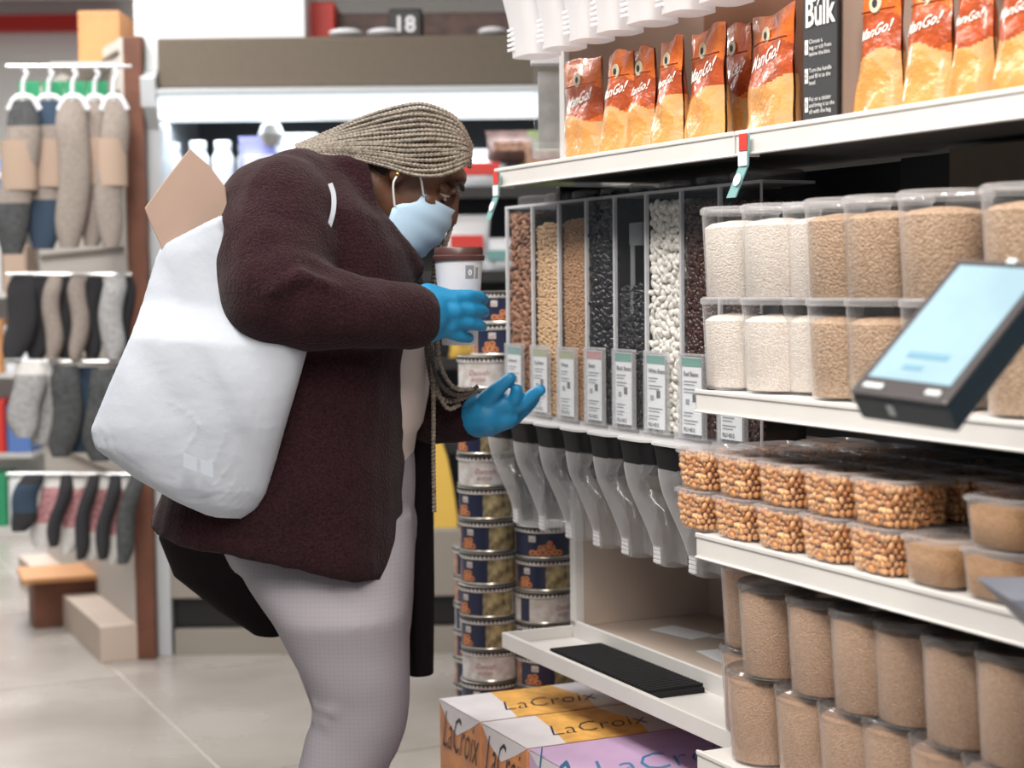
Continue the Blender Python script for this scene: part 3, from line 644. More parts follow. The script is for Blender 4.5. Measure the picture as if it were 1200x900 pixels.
# ------------------------------------------------------------------ cookie tins
def tin(kind, r=.060, h=.066):
    g = thing('cookie_tin', 'x', 'tin'); n = 48; m = MB()
    def seg(a):
        a %= 360
        if kind == 'white': return 'tin_navy' if a < 10 or a > 345 else 'tin_white'
        if kind == 'navy': return 'tin_navy' if a < 150 else ('tin_olive' if a < 210 else ('tin_white' if a < 300 else 'tin_navy'))
        return 'tin_navy' if a < 72 else ('tin_olive' if a < 140 else ('tin_white' if a < 200 else 'tin_rust'))
    zs = [0, .002, h - .012]
    rs_ = [r - .001, r, r]
    for q in range(2):
        for j in range(n):
            a0, a1 = 2 * PI * j / n, 2 * PI * (j + 1) / n
            m.add([(rs_[q] * math.cos(a0), rs_[q] * math.sin(a0), zs[q]), (rs_[q] * math.cos(a1), rs_[q] * math.sin(a1), zs[q]), (rs_[q + 1] * math.cos(a1), rs_[q + 1] * math.sin(a1), zs[q + 1]), (rs_[q + 1] * math.cos(a0), rs_[q + 1] * math.sin(a0), zs[q + 1])], [(0, 1, 2, 3)], 'tin_rim' if q == 0 else seg(math.degrees(a0)))
    m.lathe([(r + .0015, 0), (r + .0025, .002), (r + .0015, .004)], 'tin_rim', n, cap0=False, cap1=False)
    m.obj('tin_body', g, auto=50)
    m = MB(); m.lathe([(r + .001, h - .014), (r + .003, h - .012), (r + .003, h - .001), (r + .001, h), (r - .004, h), (r - .005, h - .002)], 'tin_rim', n, cap0=False)
    m.lathe([(r + .0032, h - .0105), (r + .0032, h - .0015)], 'black', n, cap0=False, cap1=False)
    nt_ = 44
    for j in range(nt_):
        a0, a1, am = 2 * PI * j / nt_, 2 * PI * (j + 1) / nt_, 2 * PI * (j + .5) / nt_; rr_ = r + .0037
        m.add([(rr_ * math.cos(a0), rr_ * math.sin(a0), h - .0115), (rr_ * math.cos(a1), rr_ * math.sin(a1), h - .0115), (rr_ * math.cos(am), rr_ * math.sin(am), h - .0045)], [(0, 1, 2)], 'tin_white')
    m.obj('tin_lid', g, auto=50)
    def wrap(c, zc, rad=r + .0006): return lambda p: Vector((rad * math.cos(R(c) + p.x / r), rad * math.sin(R(c) + p.x / r), zc + p.y))
    m = MB()
    if kind != 'white':
        cs = [(-.016, .012, .008), (-.006, .013, .0085), (.006, .012, .008), (.0, .024, .0075), (-.01, .023, .007)]
        if kind == 'navy': cs += [(.018, .013, .0085), (.028, .012, .008), (-.028, .012, .008), (.008, .033, .006), (.013, .024, .006)]
        cc = 95 if kind == 'navy' else 35
        for k, (x, z, q) in enumerate(cs):
            w1 = wrap(cc, 0, r + .0008 + k * .0002); nn = 14
            ring = [Vector((x + q * math.cos(2 * PI * j / nn), z + q * .8 * math.sin(2 * PI * j / nn), 0)) for j in range(nn)]; rin = [Vector((x + q * .3 * math.cos(2 * PI * j / nn), z + q * .25 * math.sin(2 * PI * j / nn), 0)) for j in range(nn)]
            m.add([w1(p) for p in ring + rin], [(j, (j + 1) % nn, nn + (j + 1) % nn, nn + j) for j in range(nn)], 'cookie')
        m.obj('cookie_picture', g, smooth=False); m = MB()
        w2 = wrap(cc + (28 if kind == 'navy' else 0) * -1, 0, r + .0008); q = Vector((0, .038, 0)); w_ = .008
        m.add([w2(Vector((x, z, 0))) for x, z in ((-w_, .034), (w_, .034), (w_, .047), (-w_, .047))], [(0, 1, 2, 3)], 'tin_white')
        m.add([w2(Vector((x, z, 0))) + Vector((math.cos(R(cc)), math.sin(R(cc)), 0)) * .0004 for x, z in ((-w_ * .6, .038), (w_ * .6, .038), (w_ * .6, .0395), (-w_ * .6, .0395))], [(0, 1, 2, 3)], 'tin_maroon')
    if kind != 'white': m.obj('picture_sticker', g, smooth=False); m = MB()
    if kind == 'white' or kind == 'olive':
        put_text(m, 'Danish', .016, 'tin_maroon', lambda p, w1=wrap(170 if kind == 'olive' else 90, 0): w1(Vector((-p.x, .026 + p.y - p.x * p.x * 8, 0))) if False else w1(Vector((p.x, .027 + p.y, 0))), shear=.3)
        put_text(m, 'BUTTER', .009, 'tin_maroon', lambda p, w1=wrap(170 if kind == 'olive' else 90, 0): w1(Vector((p.x, .014 + p.y, 0))))
    if m.v: m.obj('tin_lettering', g, smooth=False)
    return g
tp = {}
cnt = {'n': 0}
def tin_at(kind, p, rz, label):
    if kind not in tp: g = tin(kind); tp[kind] = g
    else: g = dup(tp[kind], p, 0)
    g.location = p; g.rotation_euler = (0, 0, rz); retag(g, label, 'stacked cookie tins')
def facing(deg):   # rotate so that tin angle 'deg' looks at the camera (-Y)
    return R(-90 - deg)
def column(px, Y, ytops, kinds_, degs, where, dx=None):
    base = at(px, 450, Y); z = 0; n_ = int(round(CAMZ / .066)); ztop = at(px, ytops, Y).z; n_ = max(1, int(round(ztop / .0668)))
    step = ztop / n_
    for k in range(n_):
        fromtop = n_ - 1 - k; kd = kinds_[fromtop % len(kinds_)]; dg = degs[fromtop % len(degs)]
        j = rng.uniform(-.003, .003, 2)
        tin_at(kd, (base.x + j[0], base.y + j[1], k * step), facing(dg) + rng.uniform(-.12, .12), '%s cookie tin in %s, %s from the top' % ({'white': 'white', 'navy': 'navy', 'olive': 'navy and olive'}[kd], where, ORD[fromtop] if fromtop < 20 else 'lowest'))
    return base, ztop
bA, zA = column(570, 3.60, 415, ['white', 'navy', 'olive', 'white', 'olive', 'olive', 'olive', 'olive', 'olive'], [100, 100, 80, 95, 82, 78, 74, 82, 78], 'the tall column')
tin_at('olive', at(574, 331, 3.6).xy.to_3d() + Vector((.02, 0, zA)), facing(50), 'navy cookie tin on top of the tall column, second highest one')
tin_at('navy', at(588, 331, 3.6).xy.to_3d() + Vector((0.012, .0, zA + .0668)), facing(95), 'navy cookie tin crowning the tall column beside the almond bin')
column(636, 3.56, 612, ['navy', 'olive', 'white', 'white', 'olive', 'olive', 'olive'], [90, 72, 40, 60, 60, 60], 'the column under the chutes')
column(560, 3.95, 640, ['olive', 'olive', 'white', 'olive'], [60, 66, 60, 70], 'the rear column')
column(690, 3.92, 800, ['olive', 'navy'], [60, 90], 'the short column below the tray')

# ------------------------------------------------------------------ drink cases
vbx = -.13
def case(pL, pR, zT, top, front, label, script, inkm, depth=.34):
    u0, u1 = sp(pL, 850, vbx)[0], sp(pR, 890, vbx)[0]; W = u1 - u0 - .003
    g = thing('drink_case', label, 'drink case', S(u0, vbx, 0), ROTS, None); H = .14
    m = MB(); m.box((0, 0, zT - H), (W, depth, zT), front); cb_ = part(g, 'carton', m, bevel=.003)
    m = MB(); T = zT + .0008
    # painted top: white corner, coloured patch, script
    m.add([(.0, .0, T), (W, 0, T), (W, depth * .22, T), (W * .5, depth * .28, T), (0, depth * .32, T)], [(0, 1, 2, 3, 4)], 'box_white' if top != 'box_lilac' else 'box_lilac')
    m.add([(0, depth * .32, T), (W * .5, depth * .28, T), (W, depth * .22, T), (W, depth * .70, T), (W * .6, depth * .76, T), (0, depth * .70, T)], [(0, 1, 2, 3, 4, 5)], top)
    m.add([(0, depth * .70, T), (W * .6, depth * .76, T), (W, depth * .70, T), (W, depth, T), (0, depth, T)], [(0, 1, 2, 3, 4)], 'box_white' if top != 'box_lilac' else 'box_lilac')
    m.add([(0, -.0008, zT), (W, -.0008, zT), (W * .8, -.0008, zT - .02), (W * .45, -.0008, zT - .05), (W * .2, -.0008, zT - .03)], [(4, 3, 2, 1, 0)], 'box_white')
    part(cb_, 'print_panel', m, bevel=0)
    m = MB()
    put_text(m, script, W * .36, inkm, lambda p: Vector((W * .5 + p.x * .72, -.0016, zT - .085 + p.y * 1.5)), shear=.55, bold=-.008); part(cb_, 'script_lettering', m, bevel=0); m = MB()
    put_text(m, script, W * .50, inkm, lambda p: Vector((W * .72 - p.y * .9, depth * .50 + p.x * .62, T + .0006)), shear=.55, bold=-.012)
    part(cb_, 'script_lettering', m, bevel=0)
    if zT - H > .02:
        m = MB(); z = 0; k = 0
        nb = 3; hh = (zT - H) / nb
        return g, u0, W, zT - H, nb, hh, depth
zT = sp(516, 820, vbx)[1]
low = []
for args in ((515, 564, 'box_amber', 'box_orange', 'orange and white drink case, the far one of two with script lettering', 'LaCroix', 'ink'), (564, 619, 'box_amber', 'box_orange', 'orange and white drink case between another orange one and the lilac one', 'LaCroix', 'ink'), (619, 712, 'box_lilac', 'box_lilac', 'lilac drink case nearest the bottom tray, with script lettering', 'LaCroix', 'ink_blue')):
    low.append((case(args[0], args[1], zT, *args[2:]), args[2], (args[3], {515: 'far', 564: 'middle', 619: 'near'}[args[0]])))
for (g, u0, W, zb, nb, hh, dp), topm, (fm, where) in low:
    for k in range(nb):
        m = MB(); m.box((0, 0, k * hh), (W, dp, (k + 1) * hh - .001), fm); o = m.obj('drink_case', smooth=False, bevel=.003); o.location = S(u0, vbx, 0); o.rotation_euler = (0, 0, ROTS)
        tag(o, 'plain %s drink case in the %s stack, %s from the floor' % ({'box_orange': 'orange', 'box_lilac': 'lilac'}[fm], where, ORD[k]), 'drink case', 'drink cases lower in the stacks')
# dark picture carton and flyer under the tray
c = S(sp(745, 830, .2)[0], .2, 0); g = thing('picture_carton', 'dark carton with a round food picture in the shade under the bottom tray', 'carton', c, ROTS)
m = MB(); m.box((-.10, 0, 0), (.10, .08, .50), 'black'); b_ = part(g, 'carton', m); m = MB(); m.box((-.07, -.002, .42), (.05, 0, .485), 'tin_rust'); part(b_, 'picture', m, bevel=0)

# ------------------------------------------------------------------ kiosk
A = at(994, 458, 1.62); Av = Vector((.082, -.10, -.008)); Bv = Vector((.132, .078, .118)); Av_n = Av.normalized(); Bv = (Bv - Av_n * Bv.dot(Av_n)); Bn = Bv.normalized(); N = Av_n.cross(Bn)
LA, LB = Av.length * .86, Bv.length * 1.06
KM = Matrix((Av_n, Bn, N)).transposed().to_4x4(); KM.translation = A
g = thing('price_kiosk', 'dark touch screen kiosk with a glowing pale blue display in front of the shelves', 'kiosk', (A.x + .35, A.y - .05, 0))
inv = Matrix.Translation(-Vector(g.location))
def kp(name, mb, parent=g, **k): o = part(parent, name, mb, **k); return o
m = MB(); m.box((0, 0, -.036), (LA, LB, -.006), 'kiosk_dark', inv @ KM); m.box((0, 0, -.006), (LA, LB, 0), 'kiosk_bezel', inv @ KM); hs = kp('housing', m, bevel=.004)
m = MB(); m.box((.010, .022, 0), (LA - .008, LB - .012, .0012), 'screen_glass', inv @ KM); scn = kp('screen', m, bevel=0)
m = MB(); m.box((LA * .30, LB * .26, .0014), (LA * .72, LB * .30, .0018), 'screen_print', inv @ KM); m.box((LA * .35, LB * .18, .0014), (LA * .55, LB * .21, .0018), 'screen_print', inv @ KM); kp('screen_text', m, scn, bevel=0)
m = MB(); m.box((.012, .008, .0002), (.034, .014, .0012), 'kiosk_mark', inv @ KM); kp('mark', m, hs, bevel=0); m = MB(); m.box((LA - .028, .008, .0002), (LA - .012, .014, .0012), 'kiosk_mark', inv @ KM)
kp('mark', m, hs, bevel=0); m = MB(); m.box((.040, -.0012, -.024), (.047, 0, -.012), 'kiosk_mark', inv @ KM); kp('mark', m, hs, bevel=0); m = MB(); m.box((LA * .55, LB - .008, .0), (LA * .55 + .010, LB - .001, .004), 'kiosk_mark', inv @ KM); kp('camera_lens', m, hs, bevel=0)
gl = g.location; m = MB(); c0 = KM @ Vector((LA * .7, LB * .9, -.03)) - gl; m.tube([c0, Vector((0, 0, c0.z - .02)), Vector((0, 0, c0.z - .06))], .018, 'kiosk_bezel', 12); kp('mount_arm', m, smooth=True, bevel=0)
m = MB(); m.lathe([(.022, .02), (.022, c0.z - .02)], 'kiosk_bezel', 20); kp('post', m, smooth=True, bevel=0)
m = MB(); m.lathe([(.16, 0), (.16, .012), (.03, .024)], 'kiosk_bezel', 32); kp('base_plate', m, smooth=True, bevel=0)
tt = at(1183, 702, 1.6) - gl; m = MB(); m.rings([[Vector((tt.x, tt.y, tt.z)), Vector((tt.x + .3, tt.y, tt.z + .0)), Vector((tt.x + .3, tt.y + .12, tt.z + .0)), Vector((tt.x, tt.y + .12, tt.z))], [Vector((tt.x + .05, tt.y, tt.z - .05)), Vector((tt.x + .3, tt.y, tt.z - .05)), Vector((tt.x + .3, tt.y + .12, tt.z - .05)), Vector((tt.x + .05, tt.y + .12, tt.z - .05))]], 'kiosk_tray'); kp('tray', m)

# ================================================================== chiller cabinet
FY = 5.72
fl = at(176, 400, FY).x; fr = at(720, 400, FY).x
def zf_(py): return at(400, py, FY).z
fg = thing('chiller_cabinet', 'tall open chiller cabinet with taupe hood and bright light strip', 'chiller cabinet', (0, FY, 0))
m = MB(); m.box((fl, 0, 0), (fl + .05, .75, zf_(150)), 'fridge_white'); part(fg, 'side_post', m)
m = MB(); m.rings([[Vector((fl + .0, y, z)), Vector((fl + .05, y, z)), Vector((fl + .05, .75, z)), Vector((fl, .75, z))] for y, z in ((0, zf_(150)), (-.06, zf_(125)), (-.07, zf_(92)), (-.02, zf_(80)), (-.0, zf_(45)))], 'fridge_white'); part(fg, 'post_cap', m)
m = MB(); m.box((fl + .05, -.03, zf_(103)), (fr, .75, zf_(44)), 'hood_taupe'); part(fg, 'hood', m, bevel=.008)
m = MB(); m.box((fl + .04, -.06, zf_(111)), (fr, .2, zf_(104)), 'fridge_white'); part(fg, 'hood_lip', m, bevel=.003)
m = MB(); m.box((fl + .05, -.03, zf_(138)), (fr, .1, zf_(112)), 'fridge_lamp'); part(fg, 'light_strip', m)
m = MB(); m.box((fl + .05, .70, .35), (fr, .75, zf_(104)), 'fridge_inner'); part(fg, 'back_lining', m)
for py in (222, 322, 425, 525):
    m = MB(); m.box((fl + .05, .08, zf_(py) - .02), (fr, .70, zf_(py)), 'fridge_inner'); m.box((fl + .05, .07, zf_(py) - .03), (fr, .08, zf_(py) + .01), 'black'); part(fg, 'cabinet_shelf', m)
m = MB(); m.box((fl + .05, 0, zf_(700)), (fr, .70, zf_(622)), 'fridge_deck'); part(fg, 'base_panel', m, bevel=.005)
m = MB(); m.box((fl + .06, .04, zf_(735)), (fr, .70, zf_(700)), 'black'); part(fg, 'base_recess', m)
m = MB(); m.box((fl + .06, .0, 0), (fr, .70, zf_(737)), 'fridge_deck'); part(fg, 'kick_panel', m)
area('chiller_lamp', ((fl + fr) / 2, FY + .12, zf_(140)), fr - fl, .1, 7, (.86, .95, 1))
# bottles
bm_ = None
bt = [(186, 0), (203, .05), (233, .0), (262, 0), (290, .12)]
for k, (px, dy) in enumerate(bt):
    p = at(px, 222, FY + .18 + dy)
    if bm_ is None:
        bm_ = thing('white_bottle', 'x', 'bottle'); m = MB(); m.lathe([(.036, 0), (.038, .01), (.038, .12), (.026, .145), (.024, .15)], 'white_plastic', 24); m.obj('bottle_body', bm_)
        m = MB(); m.lathe([(.028, .15), (.029, .152), (.029, .175), (.026, .178)], 'white_plastic', 24); m.obj('bottle_cap', bm_); b_ = bm_
        m = MB(); m.lathe([(.0385, .04), (.0385, .10)], 'paper', 24, cap0=False, cap1=False); m.obj('bottle_label', bm_)
    else: b_ = dup(bm_, p, 0)
    b_.location = (p.x, FY + .18 + dy, zf_(222) + .001); retag(b_, 'white bottle on the top chiller shelf, %s from the left' % ORD[k], 'white bottles on the top chiller shelf')
def pack(px, py_b, Wp, Hp, mat, mat2, label, dy=.15, name='food_package', cat='food package'):
    p = at(px, py_b, FY + dy); g = thing(name, label, cat, (p.x, FY + dy, zf_(py_b) + .001))
    m = MB(); n_ = 10; rs_ = []
    for k in range(n_ + 1):
        q = k / n_; t_ = .045 * (math.sin(min(1, q * 1.15 + .12) * PI)) + .004; ww = Wp / 2 * (1 - .08 * math.sin(q * PI)); rs_.append([Vector((ww * math.cos(a), t_ * math.sin(a), q * Hp)) for a in [2 * PI * j / 16 for j in range(16)]])
    m.rings(rs_, mat); o = m.obj('package_body', g)
    m = MB(); m.box((-Wp * .35, -.052, Hp * .35), (Wp * .35, -.046, Hp * .65), mat2); part(o, 'package_print', m, bevel=.002)
P('pack_violet', (.20, .20, .45), .5); P('pack_blue', (.10, .2, .5), .5); P('pack_brown', (.12, .06, .05), .5, nz=.5, scale=20); P('pack_green', (.15, .18, .06), .5, nz=.5, scale=20)
for a in ((308, 222, .16, .19, 'pack_violet', 'paper', 'violet and white package on the top chiller shelf left of the head'), (345, 222, .16, .2, 'white_plastic', 'pack_blue', 'white and blue package on the top chiller shelf just above the shoulder'),
          (562, 222, .2, .14, 'white_plastic', 'red', 'white package with a red band on the top chiller shelf'), (600, 190, .18, .11, 'pack_brown', 'tin_rust', 'brown package resting above the white ones in the chiller'), (640, 222, .2, .2, 'pack_green', 'tin_rust', 'dark green package on the top chiller shelf behind the shelf end'),
          (548, 322, .16, .20, 'white_plastic', 'red', 'white package with red marks on the second chiller shelf'), (595, 322, .2, .12, 'white_plastic', 'teal_tag', 'low white package with teal print on the second chiller shelf'), (560, 425, .2, .15, 'yellow', 'paper', 'yellow and white package on the third chiller shelf'), (520, 525, .2, .18, 'white_plastic', 'yellow', 'white and yellow package on the fourth chiller shelf'), (640, 322, .2, .2, 'white_plastic', 'pack_blue', 'white and blue package on the second chiller shelf behind the bins')):
    pack(*a)
m = MB(); q = at(318, 158, FY + .1); m.lathe([(.002, -.045), (.03, -.035), (.045, 0), (.03, .035), (.002, .045)], 'acrylic_grey', 24, T=Matrix.Scale(1, 4)); o = m.obj('hanging_disc'); o.location = (q.x, q.y, q.z); 
m2 = MB(); m2.tube([(0, 0, .045), (0, 0, zf_(138) - q.z + .02)], .004, 'steel', 6); m2.obj('hanger', o); tag(o, 'grey round sensor hanging under the light strip of the chiller', 'sensor')
# yellow sheet
g0_, g1_ = at(508, 520, FY - .10), at(537, 636, FY - .10)
m = MB(); n_ = 12
pts_ = [(508, 518), (516, 512), (524, 535), (531, 570), (536, 605), (536, 634), (522, 629), (508, 620)]
front = [at(x, y, FY + .05) for x, y in pts_]; back = [p + Vector((0, .012, 0)) for p in front]
m.rings([front, back], 'yellow'); o = m.obj('yellow_bag', smooth=False, bevel=.002); tag(o, 'flat yellow paper bag hanging at the chiller front behind the coat', 'paper bag')
# things on top of the chiller
zt_f = zf_(43)
def onbox(name, x0, x1, ytop, mats, label, cat, dy=.05, d=.4, y0=None):
    a = at(x0, 43, FY + dy); b = at(x1, ytop, FY + dy); m = MB(); m.box((0, 0, 0), (b.x - a.x, d, b.z - zt_f), mats); o = m.obj(name, smooth=False, bevel=.006); o.location = (a.x, FY + dy, zt_f + .001); return tag(o, label, cat)
onbox('white_carton', 157, 356, -90, 'white_plastic', 'large white carton standing on the left of the chiller top', 'carton')
onbox('red_carton', 360, 392, 2, 'red', 'red carton beside the white carton on the chiller top', 'carton', .2)
onbox('brown_tray', 392, 600, 14, 'pack_brown', 'long brown tray of goods lying across the chiller top', 'tray', .3, .3)
o = onbox('black_bag', 455, 494, 10, 'black', 'black bag with white number eighteen on the chiller top', 'bag', .02, .14)
m = MB(); put_text(m, '18', .075, 'paper', lambda p: Vector((.055 + p.x, -.003, .016 + p.y)), bold=.02); m.obj('number', o, smooth=False)
for k, (x0, x1, lab) in enumerate(((385, 425, 'crumpled white wrapper on the chiller top left of the black bag'), (430, 470, 'small folded pale cloth by the black bag'), (560, 595, 'crumpled white wrapper on the right of the chiller top'))):
    a = at(x0, 43, FY + .03); m = MB(); ell(m, (0, 0, 0), ((x1 - x0) / 700, .06, .016)); m.mats = ['white_plastic']; o = m.obj('wrapper'); o.location = (a.x + (x1 - x0) / 700, FY + .04, zt_f + .016); tag(o, lab, 'wrapper')

# ================================================================== sock display
GA = at(152, 400, 5.66); gd = Vector((-.4213, .9069, 0)); grz = math.atan2(gd.y, gd.x)
def zg(py): return at(152, py, 5.66).z
gg = thing('sock_display', 'brown and cream display panel with hooks full of socks', 'display rack', (GA.x, GA.y, 0))
b_r = at(174, 400, 5.66).x - GA.x
m = MB(); m.box((0, 0, 0), (b_r, .05, zg(42)), 'wood_brown'); part(gg, 'end_board', m, bevel=.004)
T = Matrix.Rotation(grz, 4, 'Z')
m = MB(); m.box((0.02, -.03, .12), (1.7, 0, zg(42)), 'pegboard', T); part(gg, 'panel', m)
m = MB()
for k in range(14): m.box((.06, .0, zg(60) - k * .13), (1.66, .006, zg(60) - k * .13 + .012), 'hood_taupe', T)
part(gg, 'slots', m, bevel=0)['kind'] = 'stuff'
m = MB(); m.box((0, -.03, 0), (1.7, .12, .12), 'beige_panel', T); part(gg, 'base', m)
m = MB(); m.box((-.46, .1, zg(205)), (-.02, .13, zg(205) + .02), 'white_plastic'); part(gg, 'cross_rail', m)
rows = [(78, 5.55, [28, 56, 84, 110, 136]), (322, 5.6, [30, 52, 76, 98, 124, 146]), (424, 5.6, [30, 52, 82, 106, 130]), (556, 5.6, [34, 62, 88, 112, 136, 158])]
for py, Y, xs in rows:
    a = at(8, py, Y) - Vector((GA.x, GA.y, 0)); b = at(154, py, Y) - Vector((GA.x, GA.y, 0)); m = MB(); m.tube([a, b], .006, 'steel', 8); part(gg, 'hook_rail', m, smooth=True, bevel=0)
def sock(px, pyt, pyb, Y, wpx, m1, m2, label, band=None, hook=False, slant=0, m3=None):
    a = at(px, pyt, Y); b = at(px + slant, pyb, Y); H = a.z - b.z; Wd = wpx * 1.18 / 2000 * Y / 2; g = thing('sock_pair', label, 'socks', (b.x, Y, b.z), 0, 'socks hanging on the display')
    m = MB(); n_ = 18; rs_ = []
    dxs = a.x - b.x
    for k in range(n_ + 1):
        q = k / n_; ww = Wd * (1 - .45 * (max(0, .25 - q) / .25) ** 2 - .25 * (max(0, q - .85) / .15)); th = .028 * (1 - .6 * (max(0, q - .8) / .2)); cx = dxs * q + .008 * math.sin(q * 7 + px)
        rs_.append([Vector((cx + ww * math.cos(t_), th * math.sin(t_), q * H)) for t_ in [2 * PI * j / 16 for j in range(16)]])
    i0 = len(m.f); m.rings(rs_, m1)
    mi2 = m.mi(m2); mi3 = m.mi(m3 or m2)
    for k in range(n_):
        for j in range(16):
            q = (k + .5) / n_
            if q < .36: m.m[i0 + k * 16 + j] = mi2
            if q > .86: m.m[i0 + k * 16 + j] = mi3
    m.obj('sock', g)
    if band:
        m = MB(); z0, z1 = H * band[0], H * band[1]; m.lathe([(1, z0), (1, z1)], 'tan_card', 20, T=Matrix(((Wd * 1.06, 0, 0, dxs * sum(band) / 2), (0, .032, 0, 0), (0, 0, 1, 0), (0, 0, 0, 1)))); m.obj('card_band', g)
    if hook:
        m = MB(); cx = dxs; m.tube(catmull([(cx, 0, H + .10), (cx + .012, 0, H + .085), (cx, 0, H + .06), (cx - .004, 0, H - .0)], 6), .007, 'white_plastic', 8)
        m.tube(catmull([(cx - Wd * .9, 0, H - .03), (cx - Wd * .5, 0, H + .006), (cx, 0, H + .014), (cx + Wd * .5, 0, H + .006), (cx + Wd * .9, 0, H - .03)], 6), .010, 'white_plastic', 8); m.obj('hanger', g)
r1 = [(28, 298, 34, 'sock_taupe', 'sock_dark_grey', -14), (58, 292, 36, 'sock_taupe', 'sock_navy', -10), (86, 290, 32, 'sock_taupe', 'sock_taupe', -2), (112, 288, 26, 'sock_taupe', 'sock_taupe', -2), (134, 290, 28, 'sock_taupe', 'sock_taupe', -6)]
cw_ = ['taupe and dark grey', 'taupe and navy', 'plain taupe and white', 'mottled taupe', 'mottled taupe']
for k, (px, yb, wd, a, b, sl) in enumerate(r1): sock(px, 118, yb, 5.55 + (k % 2) * .05, wd, a, b, '%s long socks in the top row, %s from the left' % (cw_[k], ORD[k]), None if k == 2 else (.42, .74), True, sl)
for k, (px, c1, c2, wd) in enumerate(((30, 'sock_black', 'sock_black', 30), (52, 'sock_black', 'sock_black', 26), (63, 'sock_taupe', 'sock_taupe', 18), (78, 'sock_black', 'sock_black', 20), (93, 'sock_taupe', 'sock_taupe', 18), (108, 'sock_black', 'sock_black', 20), (133, 'sock_grey', 'sock_grey', 24), (147, 'sock_black', 'sock_black', 16))):
    sock(px, 322, 420, 5.60 + (k % 2) * .055, wd, c1, c2, '%s socks in the second row, %s from the left' % ({'sock_black': 'black', 'sock_taupe': 'taupe', 'sock_grey': 'light grey'}[c1], ORD[k]), slant=-12 if k < 2 else -2)
for k, (px, c1, wd, yt, yb) in enumerate(((34, 'sock_grey', 32, 424, 512), (56, 'sock_grey', 32, 424, 520), (80, 'sock_dark_grey', 30, 428, 535), (100, 'sock_navy', 34, 430, 530), (122, 'sock_dark_grey', 32, 432, 540), (142, 'sock_dark_grey', 28, 432, 532))):
    sock(px, yt, yb, 5.60 + (k % 2) * .06, wd, c1, c1 if k < 2 or k == 3 else 'sock_dark_grey', '%s socks in the third row, %s from the left' % ({'sock_grey': 'light grey', 'sock_dark_grey': 'charcoal', 'sock_navy': 'navy'}[c1], ORD[k]), slant=-6, m3='sock_white' if k < 2 else None)
for k, (px, c1, c2, wd, yb) in enumerate(((38, 'sock_navy', 'sock_black', 26, 622), (66, 'sock_pink', 'sock_white', 28, 640), (78, 'sock_black', 'sock_black', 14, 640), (94, 'sock_pink', 'sock_white', 22, 648), (108, 'sock_black', 'sock_black', 14, 655), (120, 'sock_pink', 'sock_white', 22, 655), (134, 'sock_black', 'sock_black', 14, 655), (145, 'sock_pink', 'sock_white', 18, 660), (158, 'sock_dark_grey', 'sock_dark_grey', 18, 660))):
    sock(px, 556, yb, 5.56 + (k % 2) * .06, wd, c1, c2, '%s socks in the bottom row, %s from the left' % ({'sock_navy': 'navy', 'sock_pink': 'pink speckled', 'sock_black': 'black', 'sock_dark_grey': 'charcoal'}[c1], ORD[k]), slant=-16)
# header cards
for k, px in enumerate((34, 62, 88, 114)):
    a = at(px - 12, 118, 5.64); b = at(px + 12, 95, 5.64); m = MB(); m.box((a.x, 5.64, a.z), (b.x, 5.645, b.z), 'green_card'); o = m.obj('header_card', smooth=False); tag(o, 'green header card behind the top sock hangers, %s from the left' % ORD[k], 'card')
# orange carton, ledge and stool
a = at(92, 78, 5.95); b = at(140, 12, 5.95); m = MB(); m.box((0, 0, 0), (b.x - a.x, .25, b.z - a.z), 'wood_orange'); o = m.obj('orange_carton', smooth=False, bevel=.006); o.location = (a.x, 5.95, a.z); tag(o, 'pale orange wooden crate standing on the ledge above the socks', 'crate')
m = MB(); a2 = at(66, 92, 5.9); b2 = at(152, 80, 5.9); m.box((a2.x - GA.x, 5.82 - GA.y, a.z - .02), (b2.x - GA.x, 6.3 - GA.y, a.z - .001), 'pegboard'); part(gg, 'ledge', m)
c = gp(80, 728); st = thing('wooden_step', 'low brown wooden step stool under the pink socks', 'stool', (c.x, c.y, 0), R(20))
m = MB(); m.box((-.13, -.1, 0), (.13, .16, .17), 'wood_brown'); part(st, 'step_body', m, bevel=.006); m = MB(); m.box((-.17, -.13, .17), (.13, .17, .19), 'wood_orange'); part(st, 'step_top', m, bevel=.004)

# far rack at the left edge
fx = at(-60, 400, 8.5).x; rk = thing('far_rack', 'blurred white rack of packages at the far left', 'shelving', (fx, 8.5, 0))
m = MB(); m.box((0, 0, 0), (.40, .4, .05), 'white_paint'); m.box((0, .38, 0), (.40, .4, 1.9), 'white_paint'); part(rk, 'rack_frame', m)
for z in (.4, .8, 1.2, 1.6):
    m = MB(); m.box((0, 0, z), (.40, .38, z + .02), 'white_paint'); part(rk, 'rack_shelf', m)
cols = ['white_plastic', 'green_card', 'paper', 'tan_card', 'red', 'pack_blue', 'white_plastic', 'wood_orange']; cn = ['white', 'green', 'pale', 'tan', 'red', 'blue', 'glossy white', 'orange']
for r_, z in enumerate((.05, .42, .82, 1.22, 1.62)):
    for k in range(3):
        ci = (r_ * 3 + k) % 8; m = MB(); m.box((0, 0, 0), (.12, .2, .24 + .03 * (k % 2)), cols[ci]); o = m.obj('package', smooth=False, bevel=.01); o.location = (fx + .01 + k * .13, 8.52, z + .001)
        tag(o, '%s package on the far rack, %s shelf from the floor, %s from the left' % (cn[ci], ORD[r_], ORD[k]), 'package')

# ================================================================== the shopper
PY = 2.95
per = thing('person', 'shopper in maroon wool coat, pale trousers, face mask and blue gloves bending towards the bins', 'person', (at(385, 400, PY).x, PY, 0))
def pp(px, py, Y=PY): return at(px, py, Y) - Vector(per.location)
SCL = PY / 2000
def wr(px): return px * SCL
